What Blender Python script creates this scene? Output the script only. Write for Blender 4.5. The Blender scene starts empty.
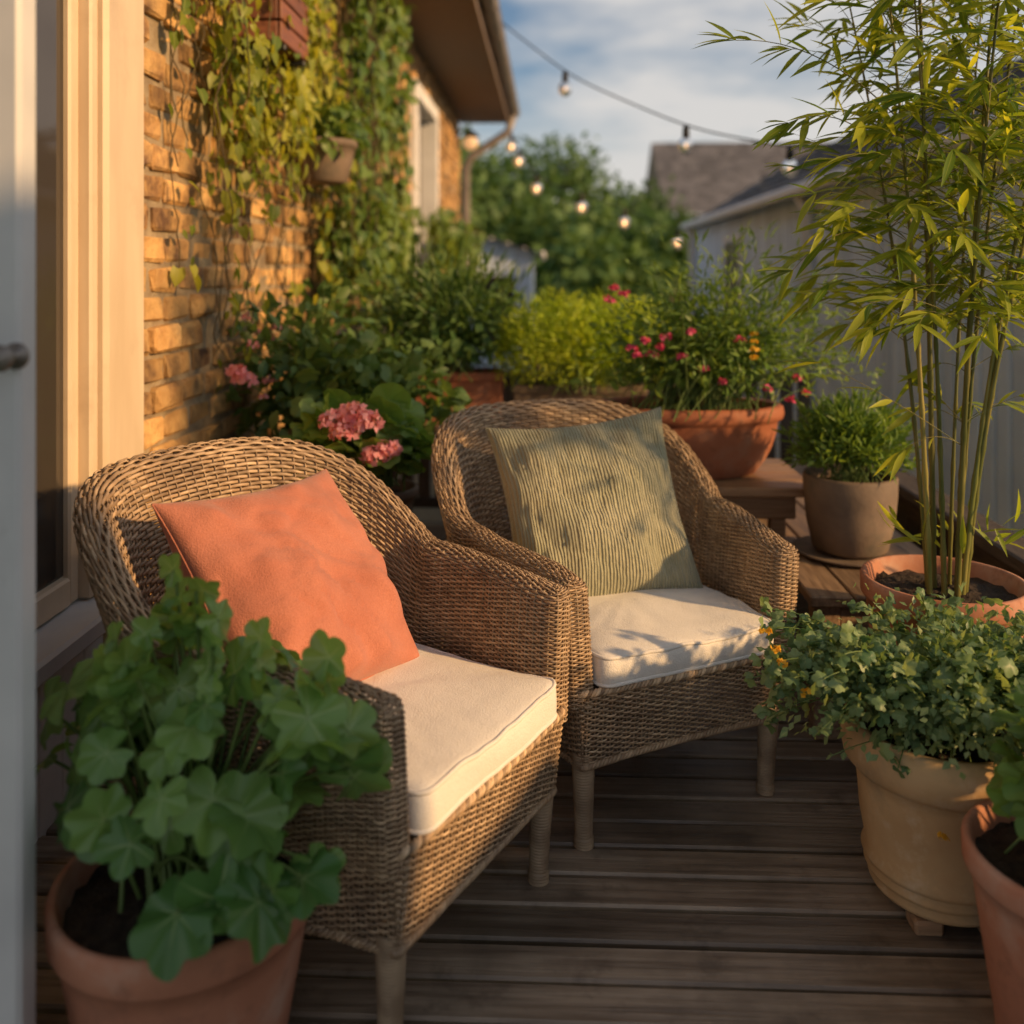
import bpy, math, random
import numpy as np
from mathutils import Vector, Matrix, noise
random.seed(11)
rng = np.random.default_rng(11)
COL = bpy.context.scene.collection
R = math.radians

# ------------------------------------------------------------------ mesh builder
class MB:
    def __init__(s):
        s.v=[]; s.f=[]; s.t=[]; s.uv=[]; s.n=0
    def add(s, v, faces, tint=0.5, uv=None):
        v=np.asarray(v,float).reshape(-1,3); k=len(v)
        s.v.append(v)
        for F in faces:
            s.f.append(np.asarray(F,int)+s.n)
        s.t.append(np.full(k,float(tint)) if np.ndim(tint)==0 else np.asarray(tint,float))
        s.uv.append(np.zeros((k,3)) if uv is None else np.asarray(uv,float))
        s.n+=k
    def build(s, name, mat, parent=None, off=(0,0,0), smooth=True, label=None, keep=None):
        V=np.concatenate(s.v)-np.asarray(off,float); T=np.concatenate(s.t); U=np.concatenate(s.uv)
        fs=[]
        for F in s.f:
            if keep is not None:
                c=V[F].mean(axis=1); F=F[keep(c)]
            fs.append(F)
        if keep is not None:
            used=np.unique(np.concatenate([F.ravel() for F in fs]))
            remap=np.zeros(len(V),int); remap[used]=np.arange(len(used))
            V=V[used];T=T[used];U=U[used]; fs=[remap[F] for F in fs]
        L=[]
        for F in fs: L.extend(F.tolist())
        me=bpy.data.meshes.new(name)
        me.from_pydata(V.tolist(),[],L)
        a=me.attributes.new('tint','FLOAT','POINT'); a.data.foreach_set('value',T.astype(np.float32))
        a=me.attributes.new('luv','FLOAT_VECTOR','POINT'); a.data.foreach_set('vector',U.astype(np.float32).ravel())
        if smooth: me.polygons.foreach_set('use_smooth',[True]*len(me.polygons))
        me.materials.append(mat); me.update()
        o=bpy.data.objects.new(name,me); COL.objects.link(o)
        if parent: o.parent=parent
        if label: o['label']=label
        return o

def thing(name,label,cat,loc=(0,0,0),rot=0,group=None):
    e=bpy.data.objects.new(name,None); e.empty_display_size=.1; COL.objects.link(e)
    e.location=loc; e.rotation_euler=(0,0,rot); e['label']=label; e['category']=cat
    if group: e['group']=group
    return e
def top(o,label,cat,group=None):
    o['label']=label; o['category']=cat
    if group: o['group']=group
    return o
def nrm(a): return a/(np.linalg.norm(a,axis=-1,keepdims=True)+1e-12)

_S=[];_M=[]
for sx in(-1,1):
    for sy in(-1,1):
        for sz in(-1,1):
            for a in range(3):
                _S.append((sx,sy,sz)); m=[1,1,1]; m[a]=0; _M.append(m)
_S=np.array(_S,float);_M=np.array(_M,float)
def _vi(s,a): return (((s[0]>0)*4+(s[1]>0)*2+(s[2]>0))*3+a)
_q=[];_t=[]
P0=_S*(1-_M*.2)
def _or(f):
    p=P0[f]; n=np.cross(p[1]-p[0],p[2]-p[0])
    return f if n.dot(p.mean(0))>0 else f[::-1]
for a in range(3):
    b,c=(a+1)%3,(a+2)%3
    for s in(-1,1):
        f=[]
        for sb,sc in((-1,-1),(1,-1),(1,1),(-1,1)):
            q=[0,0,0];q[a]=s;q[b]=sb;q[c]=sc; f.append(_vi(q,a))
        _q.append(_or(f))
    for sa in(-1,1):
        for sb in(-1,1):
            q0=[0,0,0];q0[a]=sa;q0[b]=sb;q0[c]=-1;q1=list(q0);q1[c]=1
            _q.append(_or([_vi(q0,a),_vi(q1,a),_vi(q1,b),_vi(q0,b)]))
for sx in(-1,1):
    for sy in(-1,1):
        for sz in(-1,1):
            _t.append(_or([_vi((sx,sy,sz),0),_vi((sx,sy,sz),1),_vi((sx,sy,sz),2)]))
_q=np.array(_q);_t=np.array(_t)
def box(mb,x0,x1,y0,y1,z0,z1,b=.004,tint=None,jit=0):
    c=np.array([(x0+x1)/2,(y0+y1)/2,(z0+z1)/2]); h=np.array([x1-x0,y1-y0,z1-z0])/2
    b=min(b,h.min()*.9)
    v=_S*(h-_M*b)
    if jit: v=v+rng.normal(0,jit,v.shape)
    mb.add(v+c,[_q,_t],rng.random() if tint is None else tint)

def tube(mb,pts,rad,sides=6,closed=False,tint=.5,caps=True):
    P=np.asarray(pts,float); n=len(P); rad=np.broadcast_to(rad,(n,))
    if closed: T=nrm(np.roll(P,-1,0)-np.roll(P,1,0))
    else: T=nrm(np.gradient(P,axis=0))
    up=np.array([0,0,1.]) if abs(T[0][2])<.9 else np.array([1.,0,0])
    N=np.zeros_like(P); x=np.cross(T[0],up); x/=np.linalg.norm(x); N[0]=x
    for i in range(1,n):
        x=x-T[i]*x.dot(T[i]); x/=np.linalg.norm(x)+1e-12; N[i]=x
    B=np.cross(T,N)
    th=np.linspace(0,2*math.pi,sides,endpoint=False)
    V=P[:,None]+rad[:,None,None]*(N[:,None]*np.cos(th)[None,:,None]+B[:,None]*np.sin(th)[None,:,None])
    idx=np.arange(n*sides).reshape(n,sides)
    a=idx if closed else idx[:-1]; b=np.roll(idx,-1,0) if closed else idx[1:]
    F=np.stack([a,np.roll(a,-1,1),np.roll(b,-1,1),b],-1).reshape(-1,4)
    fs=[F]
    if caps and not closed: fs+= [idx[0][::-1][None,:], idx[-1][None,:]]
    mb.add(V.reshape(-1,3),fs,tint)

def lathe(mb,prof,c=(0,0,0),seg=48,tint=.5,wob=0,sc=(1,1)):
    prof=np.array(prof,float); n=len(prof)
    th=np.linspace(0,2*math.pi,seg,endpoint=False)
    r=prof[:,0][:,None]*(1+wob*np.sin(3*th+1)[None,:])
    V=np.stack([r*np.cos(th)*sc[0],r*np.sin(th)*sc[1],np.broadcast_to(prof[:,1][:,None],r.shape)],-1)+np.array(c)
    idx=np.arange(n*seg).reshape(n,seg)
    F=np.stack([idx[:-1],np.roll(idx[:-1],-1,1),np.roll(idx[1:],-1,1),idx[1:]],-1).reshape(-1,4)
    mb.add(V.reshape(-1,3),[F],tint)

def bez(a,b,c,n=8):
    t=np.linspace(0,1,n)[:,None]; a,b,c=map(lambda q:np.asarray(q,float),(a,b,c))
    return (1-t)**2*a+2*t*(1-t)*b+t*t*c

# ------------------------------------------------------------------ leaf templates
def leaf_oval(W=.28,n=5,droop=.25,fold=.25,heart=False):
    V=[];U=[]
    for i in range(n):
        t=i/(n-1)
        w=W*math.sin(math.pi*min(1,(t*.96+.02))**(.6 if heart else .8))
        z=-droop*t*t
        if heart and i==0: w=W*.75
        yy=t-(.12 if heart and i==0 else 0)
        for s in(-1,0,1):
            V.append((s*w,yy if s else t,z+abs(s)*w*fold)); U.append((abs(s)*w/W,t,0))
    F=[]
    for i in range(n-1):
        for k in range(2):
            a=i*3+k; F.append([a,a+1,a+4,a+3])
    return np.array(V),[np.array(F)],np.array(U)
def leaf_lance(W=.08,droop=.15):
    V=[];U=[]
    prof=[.25,.9,1,.6,.04]; n=5
    for i in range(n):
        t=i/(n-1); w=W*prof[i]; z=-droop*t*t
        for s in(-1,0,1):
            V.append((s*w,t,z+abs(s)*w*.35)); U.append((abs(s)*.9,t,0))
    F=[]
    for i in range(n-1):
        for k in range(2):
            a=i*3+k; F.append([a,a+1,a+4,a+3])
    return np.array(V),[np.array(F)],np.array(U)
def leaf_small(W=.3):
    V=np.array([(0,0,0),(W,.45,.06),(0,1,-.08),(-W,.45,.06),(0,.5,-.02)],float)
    F=np.array([[0,1,4],[1,2,4],[2,3,4],[3,0,4]]); U=np.array([(0,0,0),(1,.5,0),(0,1,0),(1,.5,0),(0,.5,0)],float)
    return V,[F],U
def leaf_lobed(k=3.5,N=56,depth=.24,serr=.018,cup=.16,fold=.09,wav=.045):
    rings=[.35,.7,1.0]
    V=[(0,0,0)];U=[(0,0,0)]
    for rho in rings:
        for i in range(N):
            a=2*math.pi*(i+.5)/N
            lob=1-depth+depth*abs(math.cos(k*(a-math.pi)))**.7
            dn=min(a,2*math.pi-a); notch=.35+.65*min(1,dn/.38)
            r=.5*lob*notch*(1+.12*math.cos(a-math.pi))
            if rho==1.0: r*=1+serr*math.cos(28*a)*2
            ang=a-math.pi/2
            vv=abs(math.sin(k*(a-math.pi)))
            z=fold*rho*vv*rho - cup*rho*rho + wav*rho*math.sin(3*a+1)+wav*.5*rho*rho*math.sin(7*a)
            V.append((r*rho*math.cos(ang),r*rho*math.sin(ang),z)); U.append((vv*rho*1.2,rho,0))
    q=[];t=[]
    for i in range(N):
        j=(i+1)%N
        t.append([0,1+i,1+j])
        for g in range(len(rings)-1):
            a=1+g*N; q.append([a+i,a+N+i,a+N+j,a+j])
    return np.array(V,float),[np.array(q),np.array(t)],np.array(U,float)
OVAL=leaf_oval(); HEART=leaf_oval(W=.42,heart=True,droop=.2); LANCE=leaf_lance(); SMALL=leaf_small(); NEEDLE=leaf_small(.09)
LOBE=leaf_lobed(depth=.24,serr=.03,fold=.11,wav=.06,cup=.12); LOBEX=leaf_lobed(k=2.5,depth=.38,serr=.03,fold=.11,wav=.07,cup=.12)
LOBEB=leaf_lobed(k=2.5,N=56,depth=.3,serr=.02,cup=-.1,fold=.05); LOBE5=leaf_lobed(k=2.5,N=24,depth=.3,serr=0); ROUND=leaf_lobed(k=4.5,N=36,depth=.1,serr=.01)
PETAL=leaf_small(.45)

def place(mb,T,pos,fwd,up,scale,tint):
    V,F,U=T; K=len(pos); n=len(V)
    if K==0: return
    y=nrm(fwd); x=nrm(np.cross(y,up)); z=np.cross(x,y)
    sc=np.broadcast_to(scale,(K,))[:,None,None]
    W=pos[:,None]+sc*(V[None,:,0:1]*x[:,None]+V[None,:,1:2]*y[:,None]+V[None,:,2:3]*z[:,None])
    o=(np.arange(K)*n)[:,None,None]
    fs=[(f[None]+o).reshape(-1,f.shape[1]) for f in F]
    mb.add(W.reshape(-1,3),fs,np.repeat(np.clip(tint,0,1),n),np.tile(U,(K,1)))

def rdir(n,zmin=-1):
    d=nrm(rng.normal(size=(n*6+40,3))); d=d[d[:,2]>zmin][:n]; return d
def vnoise(p,s,seed=0):
    return np.array([noise.noise(Vector((q[0]*s+seed,q[1]*s-seed,q[2]*s+2*seed))) for q in p])
def dome(mb,T,n,c,rad,size,zmin=-.3,pw=2.2,droop=.2,out=1.0,rnd=.7,clump=.35,seed=0,upn=.6,tint=(.2,.8)):
    c=np.array(c,float); rad=np.array(rad,float)
    d=rdir(n,zmin); n=len(d)
    r=rng.random(n)**(1/pw)
    r=r*(1+clump*vnoise(d,2.3,seed)+clump*.7*vnoise(d,5.5,seed+7))
    pos=c+d*rad*r[:,None]
    f=d*out+rng.normal(size=(n,3))*rnd; f[:,2]-=droop
    u=d*.6+rng.normal(size=(n,3))*.45; u[:,2]+=upn
    t=tint[0]+(tint[1]-tint[0])*np.clip(.5+.9*vnoise(pos,6,seed)+rng.normal(0,.22,n),0,1)
    place(mb,T,pos,f,u,size*(.65+.6*rng.random(n)),t)
    return pos
def stems(mb,base,pts,n,rad=.003,spread=.04,sides=4):
    for i in rng.choice(len(pts),min(n,len(pts)),replace=False):
        p=pts[i]; b=np.array(base)+np.array([rng.normal(0,spread),rng.normal(0,spread),0])
        m=(b+p)/2; m[2]+=abs(p[2]-b[2])*.25+.02
        tube(mb,bez(b,m,p,7),np.linspace(rad,rad*.5,7),sides,tint=rng.random(),caps=False)

# ------------------------------------------------------------------ materials
def base_mat(name):
    m=bpy.data.materials.new(name); m.use_nodes=True; nt=m.node_tree
    return m,nt,nt.nodes['Principled BSDF'],nt.nodes['Material Output']
def mixc(nt,fac,a,b,mode='MIX'):
    n=nt.nodes.new('ShaderNodeMix'); n.data_type='RGBA'; n.blend_type=mode
    for s,v in((0,fac),(6,a),(7,b)):
        if hasattr(v,'is_linked'): nt.links.new(v,n.inputs[s])
        else: n.inputs[s].default_value=v if s==0 else (*v,1) if len(v)==3 else v
    return n.outputs[2]
def mrange(nt,v,a,b,c=0.,d=1.):
    n=nt.nodes.new('ShaderNodeMapRange'); nt.links.new(v,n.inputs[0])
    for i,x in enumerate((a,b,c,d)): n.inputs[i+1].default_value=x
    return n.outputs[0]
def noisen(nt,vec,scale,detail=4,rough=.55):
    n=nt.nodes.new('ShaderNodeTexNoise'); n.inputs['Scale'].default_value=scale; n.inputs['Detail'].default_value=detail
    n.inputs['Roughness'].default_value=rough
    if vec: nt.links.new(vec,n.inputs['Vector'])
    return n.outputs['Fac']
def attr(nt,name,out='Fac'):
    n=nt.nodes.new('ShaderNodeAttribute'); n.attribute_name=name; return n.outputs[out]
def objvec(nt,stretch=(1,1,1),tint=True):
    tc=nt.nodes.new('ShaderNodeTexCoord'); mp=nt.nodes.new('ShaderNodeMapping'); mp.inputs['Scale'].default_value=stretch
    v=tc.outputs['Object']
    if tint:
        m=nt.nodes.new('ShaderNodeMath'); m.operation='MULTIPLY'; m.inputs[1].default_value=23.7; nt.links.new(attr(nt,'tint'),m.inputs[0])
        a=nt.nodes.new('ShaderNodeVectorMath'); a.operation='ADD'; nt.links.new(v,a.inputs[0]); nt.links.new(m.outputs[0],a.inputs[1]); v=a.outputs[0]
    nt.links.new(v,mp.inputs[0]); return mp.outputs[0]
def bumpn(nt,h,st,dist,bs):
    b=nt.nodes.new('ShaderNodeBump'); b.inputs['Strength'].default_value=st; b.inputs['Distance'].default_value=dist
    nt.links.new(h,b.inputs['Height']); nt.links.new(b.outputs[0],bs.inputs['Normal'])
def M(name,c1,c2,scale=6,stretch=(1,1,1),rough=.6,bump=.4,bscale=60,dist=.003,tint=0.,lo=.35,hi=.65,c3=None,c3scale=2,c3lo=.55,c3hi=.75,c4=None,off=False,metal=0,spec=.4,det=4):
    m,nt,bs,out=base_mat(name)
    v=objvec(nt,stretch,off)
    nf=noisen(nt,v,scale,det)
    col=mixc(nt,mrange(nt,nf,lo,hi),c1,c2)
    v2=objvec(nt,(1,1,1),False)
    if c3: col=mixc(nt,mrange(nt,noisen(nt,v2,c3scale,min(det+1,5),.65),c3lo,c3hi),col,c3)
    if c4: col=mixc(nt,mrange(nt,noisen(nt,v2,c3scale*3.1,4,.7),.55,.72,0,.7),col,c4)
    if tint:
        k=mrange(nt,attr(nt,'tint'),0,1,1-tint,1+tint)
        cb=nt.nodes.new('ShaderNodeCombineColor')
        for i in range(3): nt.links.new(k,cb.inputs[i])
        col=mixc(nt,1.0,col,cb.outputs[0],'MULTIPLY')
    nt.links.new(col,bs.inputs['Base Color'])
    bs.inputs['Metallic'].default_value=metal; bs.inputs['Specular IOR Level'].default_value=spec
    r=mrange(nt,nf,.3,.7,max(0,rough-.08),min(1,rough+.08)); nt.links.new(r,bs.inputs['Roughness'])
    if bump: bumpn(nt,noisen(nt,v,bscale,3),bump,dist,bs)
    return m
def LM(name,c1,c2,vein=(.2,.3,.08),vw=.14,veinamt=.5,trans=.35,rough=.42,tboost=1.6,spec=.35):
    m,nt,bs,out=base_mat(name)
    col=mixc(nt,attr(nt,'tint'),c1,c2)
    sp=nt.nodes.new('ShaderNodeSeparateXYZ'); nt.links.new(attr(nt,'luv','Vector'),sp.inputs[0])
    vf=mrange(nt,sp.outputs[0],0,vw,veinamt,0)
    col=mixc(nt,vf,col,vein)
    nt.links.new(col,bs.inputs['Base Color']); bs.inputs['Roughness'].default_value=rough; bs.inputs['Specular IOR Level'].default_value=spec
    tr=nt.nodes.new('ShaderNodeBsdfTranslucent'); tc=mixc(nt,1.0,col,(tboost*1.15,tboost,tboost*.45,1),'MULTIPLY'); nt.links.new(tc,tr.inputs[0])
    ms=nt.nodes.new('ShaderNodeMixShader'); ms.inputs[0].default_value=trans
    nt.links.new(bs.outputs[0],ms.inputs[1]); nt.links.new(tr.outputs[0],ms.inputs[2]); nt.links.new(ms.outputs[0],out.inputs[0])
    return m

mDeck=M('deck_wood',(.165,.122,.085),(.32,.25,.18),scale=2.5,stretch=(1.0,18,18),rough=.38,bump=.5,bscale=5,dist=.005,tint=.30,c3=(.08,.058,.04),c3scale=2.6,c3lo=.46,c3hi=.78,c4=(.09,.065,.045),off=True,spec=.5)
mWood=M('weathered_wood',(.24,.14,.075),(.38,.24,.14),scale=3,stretch=(2,24,24),rough=.55,bump=.4,bscale=5,tint=.25,off=True)
mWoodY=M('bench_wood',(.17,.11,.07),(.32,.22,.14),scale=3,stretch=(24,2,24),rough=.5,bump=.4,bscale=5,tint=.25,off=True)
mRedBox=M('red_brown_wood',(.15,.055,.03),(.26,.10,.055),scale=3,stretch=(24,2,24),rough=.6,bump=.4,bscale=5,tint=.25,off=True)
mDark=M('dark_rail_wood',(.05,.04,.033),(.10,.08,.065),scale=4,stretch=(20,3,20),rough=.6,bump=.4,bscale=6,tint=.3,off=True)
mDarkV=M('dark_stand_wood',(.06,.045,.033),(.12,.09,.065),scale=4,stretch=(20,20,3),rough=.6,bump=.4,bscale=6,tint=.3,off=True)
mWick=M('wicker_cane',(.31,.205,.12),(.55,.40,.25),scale=12,rough=.45,bump=0,tint=.38,c3=(.21,.14,.09),c3scale=7,c3lo=.48,c3hi=.8,off=True,spec=.5,det=2)
mWickLeg=M('wicker_cane_leg',(.25,.175,.11),(.42,.31,.2),scale=14,rough=.55,bump=.3,bscale=160,dist=.001,tint=.3,spec=.4,det=2)
mTerra=M('terracotta',(.40,.165,.095),(.52,.235,.14),scale=5,rough=.78,bump=.4,bscale=70,dist=.002,c3=(.50,.37,.29),c3scale=5,c3lo=.5,c3hi=.78,c4=(.27,.12,.075))
mTerraR=M('deep_terracotta',(.30,.10,.05),(.42,.16,.085),scale=5,rough=.7,bump=.4,bscale=70,dist=.002,c3=(.36,.24,.18),c3scale=5,c3lo=.55,c3hi=.8,c4=(.18,.07,.04))
mTerraL=M('pale_terracotta',(.52,.32,.15),(.64,.43,.22),scale=6,rough=.82,bump=.5,bscale=60,dist=.002,c3=(.33,.25,.15),c3scale=5,c3lo=.48,c3hi=.76,c4=(.66,.50,.32))
mTerraD=M('aged_clay',(.14,.105,.08),(.24,.175,.125),scale=7,rough=.75,bump=.45,bscale=50,dist=.003,c3=(.10,.10,.08),c3scale=6)
mSoil=M('soil',(.02,.013,.009),(.06,.042,.03),scale=40,rough=.95,bump=1,bscale=60,dist=.01)
mBrick=M('golden_brick',(.44,.245,.09),(.64,.40,.16),scale=9,rough=.88,bump=1.0,bscale=40,dist=.009,tint=.42,c3=(.13,.07,.042),c3scale=5,c3lo=.48,c3hi=.68,c4=(.24,.13,.06))
mMort=M('mortar',(.24,.18,.115),(.38,.30,.19),scale=12,rough=.95,bump=1,bscale=40,dist=.01)
mCream=M('cream_paint',(.62,.49,.34),(.70,.57,.41),scale=4,rough=.45,bump=.08,bscale=25,stretch=(3,3,.6),c3=(.48,.36,.24),c3scale=4,c3lo=.55,c3hi=.9)
mGrey=M('grey_white_paint',(.55,.55,.55),(.66,.66,.65),scale=4,rough=.45,bump=.12,bscale=30,c3=(.42,.41,.4),c3scale=6,c3lo=.6,c3hi=.85)
mSiding=M('pale_siding',(.62,.74,.88),(.70,.81,.93),scale=3,rough=.6,bump=.2,bscale=20,tint=.12,c3=(.52,.62,.73),c3scale=2)
mRoof=M('slate_roof',(.09,.09,.1),(.17,.165,.17),scale=8,rough=.75,bump=.5,bscale=30,tint=.35)
mSoffit=M('brown_soffit',(.15,.11,.085),(.22,.165,.125),scale=5,stretch=(20,2,2),rough=.7,bump=.3)
mGutter=M('gutter_metal',(.2,.18,.165),(.3,.27,.245),scale=5,rough=.45,bump=.1,metal=.2)
mWhite=M('white_trim',(.7,.7,.69),(.8,.8,.79),scale=5,rough=.5,bump=.1)
mMetal=M('dull_metal',(.2,.18,.16),(.28,.25,.22),scale=5,rough=.5,bump=.05,metal=.7)
mBlack=M('black_rubber',(.012,.012,.012),(.02,.02,.02),scale=9,rough=.5,bump=.1)
mGrass=M('grass_ground',(.03,.06,.015),(.06,.1,.03),scale=.6,rough=.9,bump=.6,bscale=20,dist=.05)
mBark=M('bark',(.06,.04,.028),(.12,.085,.06),scale=8,stretch=(4,4,1),rough=.9,bump=.8,bscale=20,dist=.02)
mStem=M('green_stem',(.09,.16,.04),(.17,.24,.07),scale=10,rough=.5,bump=0)
mVineStem=M('vine_stem',(.09,.06,.03),(.14,.11,.05),scale=10,rough=.7,bump=0)
mCulm=M('bamboo_culm',(.08,.10,.022),(.22,.19,.05),scale=4,stretch=(6,6,1),rough=.4,bump=0,tint=.4)

lBig=LM('broad_leaf',(.085,.20,.05),(.25,.41,.11),vein=(.42,.54,.24),vw=.13,veinamt=.65,rough=.32,spec=.55)
lGer=LM('geranium_leaf',(.10,.20,.045),(.24,.38,.08),vein=(.30,.40,.12),vw=.12)
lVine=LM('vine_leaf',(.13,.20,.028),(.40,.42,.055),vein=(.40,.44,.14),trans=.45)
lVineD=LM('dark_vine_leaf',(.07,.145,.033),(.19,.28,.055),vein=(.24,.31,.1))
lDark=LM('shrub_leaf',(.06,.14,.045),(.17,.26,.07))
lLime=LM('lime_leaf',(.27,.42,.025),(.52,.62,.06),trans=.4)
lCover=LM('cover_leaf',(.09,.185,.085),(.27,.37,.17),vein=(.36,.44,.24))
lHerb=LM('herb_leaf',(.09,.18,.035),(.21,.33,.07))
lBam=LM('bamboo_leaf',(.10,.19,.022),(.40,.45,.055),vein=(.44,.47,.1),trans=.48,rough=.35,tboost=1.75)
lTree=LM('tree_leaf',(.05,.115,.035),(.15,.25,.075),rough=.6,trans=.25)
lPink=LM('pink_petal',(.85,.33,.38),(.93,.55,.57),vein=(.9,.4,.46),rough=.6,tboost=1.0)
lMag=LM('magenta_petal',(.65,.06,.2),(.8,.16,.32),vein=(.65,.12,.25),rough=.6,tboost=1.0)
lYel=LM('yellow_petal',(.75,.42,.03),(.85,.55,.06),vein=(.7,.4,.03),rough=.6,tboost=1.0)

def glassm():
    m,nt,bs,out=base_mat('window_glass')
    bs.inputs['Base Color'].default_value=(.05,.043,.036,1); bs.inputs['Roughness'].default_value=.06
    return m
mGlass=glassm()
def bulbm(name,em,st,base,tr=0):
    m,nt,bs,out=base_mat(name)
    bs.inputs['Base Color'].default_value=(*base,1); bs.inputs['Roughness'].default_value=.05
    bs.inputs['Transmission Weight'].default_value=tr; bs.inputs['IOR'].default_value=1.15
    bs.inputs['Emission Color'].default_value=(*em,1); bs.inputs['Emission Strength'].default_value=st
    return m
mBulbGlass=bulbm('bulb_glass',(1,.75,.5),.02,(.95,.95,.94),.97)
mBulbWarm=bulbm('warm_bulb_glass',(1,.62,.32),.07,(.96,.92,.86),.95)
mFil=bulbm('glowing_filament',(1,.55,.22),3.8,(.8,.5,.3))
mFilDim=bulbm('dim_filament',(1,.6,.3),1.1,(.8,.5,.3))
mBulbLit=bulbm('lantern_glow',(1,.55,.25),.5,(.6,.45,.3))
def fabric(name,c1,c2,rib=False,dark=.7,wb=1.0):
    m,nt,bs,out=base_mat(name)
    v=objvec(nt,(1,1,1),False)
    lu=attr(nt,'luv','Vector')
    w=nt.nodes.new('ShaderNodeTexNoise'); w.inputs['Scale'].default_value=330; w.inputs['Detail'].default_value=2; nt.links.new(v,w.inputs[0])
    big=noisen(nt,v,9,4)
    if rib:
        mp=nt.nodes.new('ShaderNodeMapping'); mp.inputs['Scale'].default_value=(1,.22,1); nt.links.new(lu,mp.inputs[0])
        wob=nt.nodes.new('ShaderNodeTexWave'); wob.wave_type='BANDS'; wob.bands_direction='X'
        wob.inputs['Scale'].default_value=9.5; wob.inputs['Distortion'].default_value=3.6; wob.inputs['Detail'].default_value=3; wob.inputs['Detail Scale'].default_value=1.6; wob.inputs['Detail Roughness'].default_value=.6
        nt.links.new(mp.outputs[0],wob.inputs[0]); wf=wob.outputs['Fac']
        col=mixc(nt,mrange(nt,wf,.0,.6),tuple(x*.72 for x in c1),c1)
        col=mixc(nt,mrange(nt,noisen(nt,lu,1.6,3),.35,.65,0,.6),col,c2)
        a=nt.nodes.new('ShaderNodeMath'); a.operation='MULTIPLY_ADD'; a.inputs[1].default_value=3.; nt.links.new(wf,a.inputs[0]); nt.links.new(w.outputs['Fac'],a.inputs[2])
        bumpn(nt,a.outputs[0],.7,.004,bs)
    else:
        col=mixc(nt,mrange(nt,big,.35,.65),c1,c2)
        a=nt.nodes.new('ShaderNodeMath'); a.operation='MULTIPLY_ADD'; a.inputs[1].default_value=2.2; nt.links.new(noisen(nt,v,14,4),a.inputs[0]); nt.links.new(w.outputs['Fac'],a.inputs[2])
        bumpn(nt,a.outputs[0],.5*wb,.003,bs)
    col=mixc(nt,mrange(nt,w.outputs['Fac'],.3,.7,0,.4),col,tuple(x*dark for x in c1))
    nt.links.new(col,bs.inputs['Base Color']); bs.inputs['Roughness'].default_value=.9; bs.inputs['Sheen Weight'].default_value=.2; bs.inputs['Specular IOR Level'].default_value=.2
    return m
mOrange=fabric('rust_linen',(.48,.175,.115),(.54,.215,.145),dark=.62,wb=1.3)
mSage=fabric('sage_ribbed_cotton',(.42,.42,.28),(.52,.48,.33),True)
mCushion=fabric('ivory_canvas',(.76,.73,.68),(.81,.78,.73),dark=.88)

# ------------------------------------------------------------------ wicker chair
def smooth(a,b,x):
    t=np.clip((x-a)/(b-a),0,1); return t*t*(3-2*t)
def resample(P,n,closed=False):
    P=np.asarray(P,float)
    if closed: P=np.vstack([P,P[:1]])
    L=np.r_[0,np.cumsum(np.linalg.norm(np.diff(P,axis=0),axis=1))]
    s=np.linspace(0,L[-1],n,endpoint=not closed)
    return np.stack([np.interp(s,L,P[:,k]) for k in range(P.shape[1])],1),L[-1]
YC=.05;EA=.345;EB=.31
def center_path():
    p=[]
    for i in range(0,20): t=i/20; p.append((.282+(EA-.282)*smooth(0,1,t),-.285+(YC+.285)*t))
    for i in range(0,61):
        f=math.pi*i/60; p.append((EA*math.cos(f),YC+EB*math.sin(f)))
    for i in range(1,21): t=1-i/20; p.append((-(.282+(EA-.282)*smooth(0,1,t)),-.285+(YC+.285)*t))
    return p
def weave(mb,S,stakes,rows,amp,th,spp=4,stk=.0024,K=5,cov=.46):
    ns=stakes*spp; s=np.arange(ns)/ns
    v=(np.arange(rows)+.5)/rows; dv=1/rows
    Sg,Vg=np.meshgrid(s,v)
    e=.4/ns
    Ps=S((Sg+e)%1,Vg)-S((Sg-e)%1,Vg); Pv=S(Sg,np.clip(Vg+.02,0,1))-S(Sg,np.clip(Vg-.02,0,1))
    N=nrm(np.cross(Ps,Pv))
    wave=amp*np.clip(1.35*np.cos(math.pi*Sg*stakes+math.pi*np.arange(rows)[:,None]),-1,1)
    wave=wave*(1+rng.normal(0,.06,wave.shape))
    G=[]
    for k in range(K):
        a=2*math.pi*k/K
        G.append(S(Sg,np.clip(Vg+cov*dv*math.cos(a),0,1))+N*(wave+th*math.sin(a))[...,None])
    G=np.stack(G,2)
    idx=np.arange(rows*ns*K).reshape(rows,ns,K)
    a=idx; b=np.roll(idx,-1,1)
    F=np.stack([a,b,np.roll(b,-1,2),np.roll(a,-1,2)],-1).reshape(-1,4)
    t=np.repeat(rng.random(rows),ns).reshape(rows,ns)
    bl=np.repeat(rng.normal(0,.16,(rows,stakes//2)),2*spp,axis=1)
    t=np.clip(.25+.5*t+bl,0,1)
    mb.add(G.reshape(-1,3),[F],np.repeat(t.ravel(),K))
    vv=np.linspace(0,1,14)
    for k in range(stakes):
        P=S(np.full(14,k/stakes),vv); tube(mb,P,stk,4,tint=rng.random()*.4,caps=False)
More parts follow.
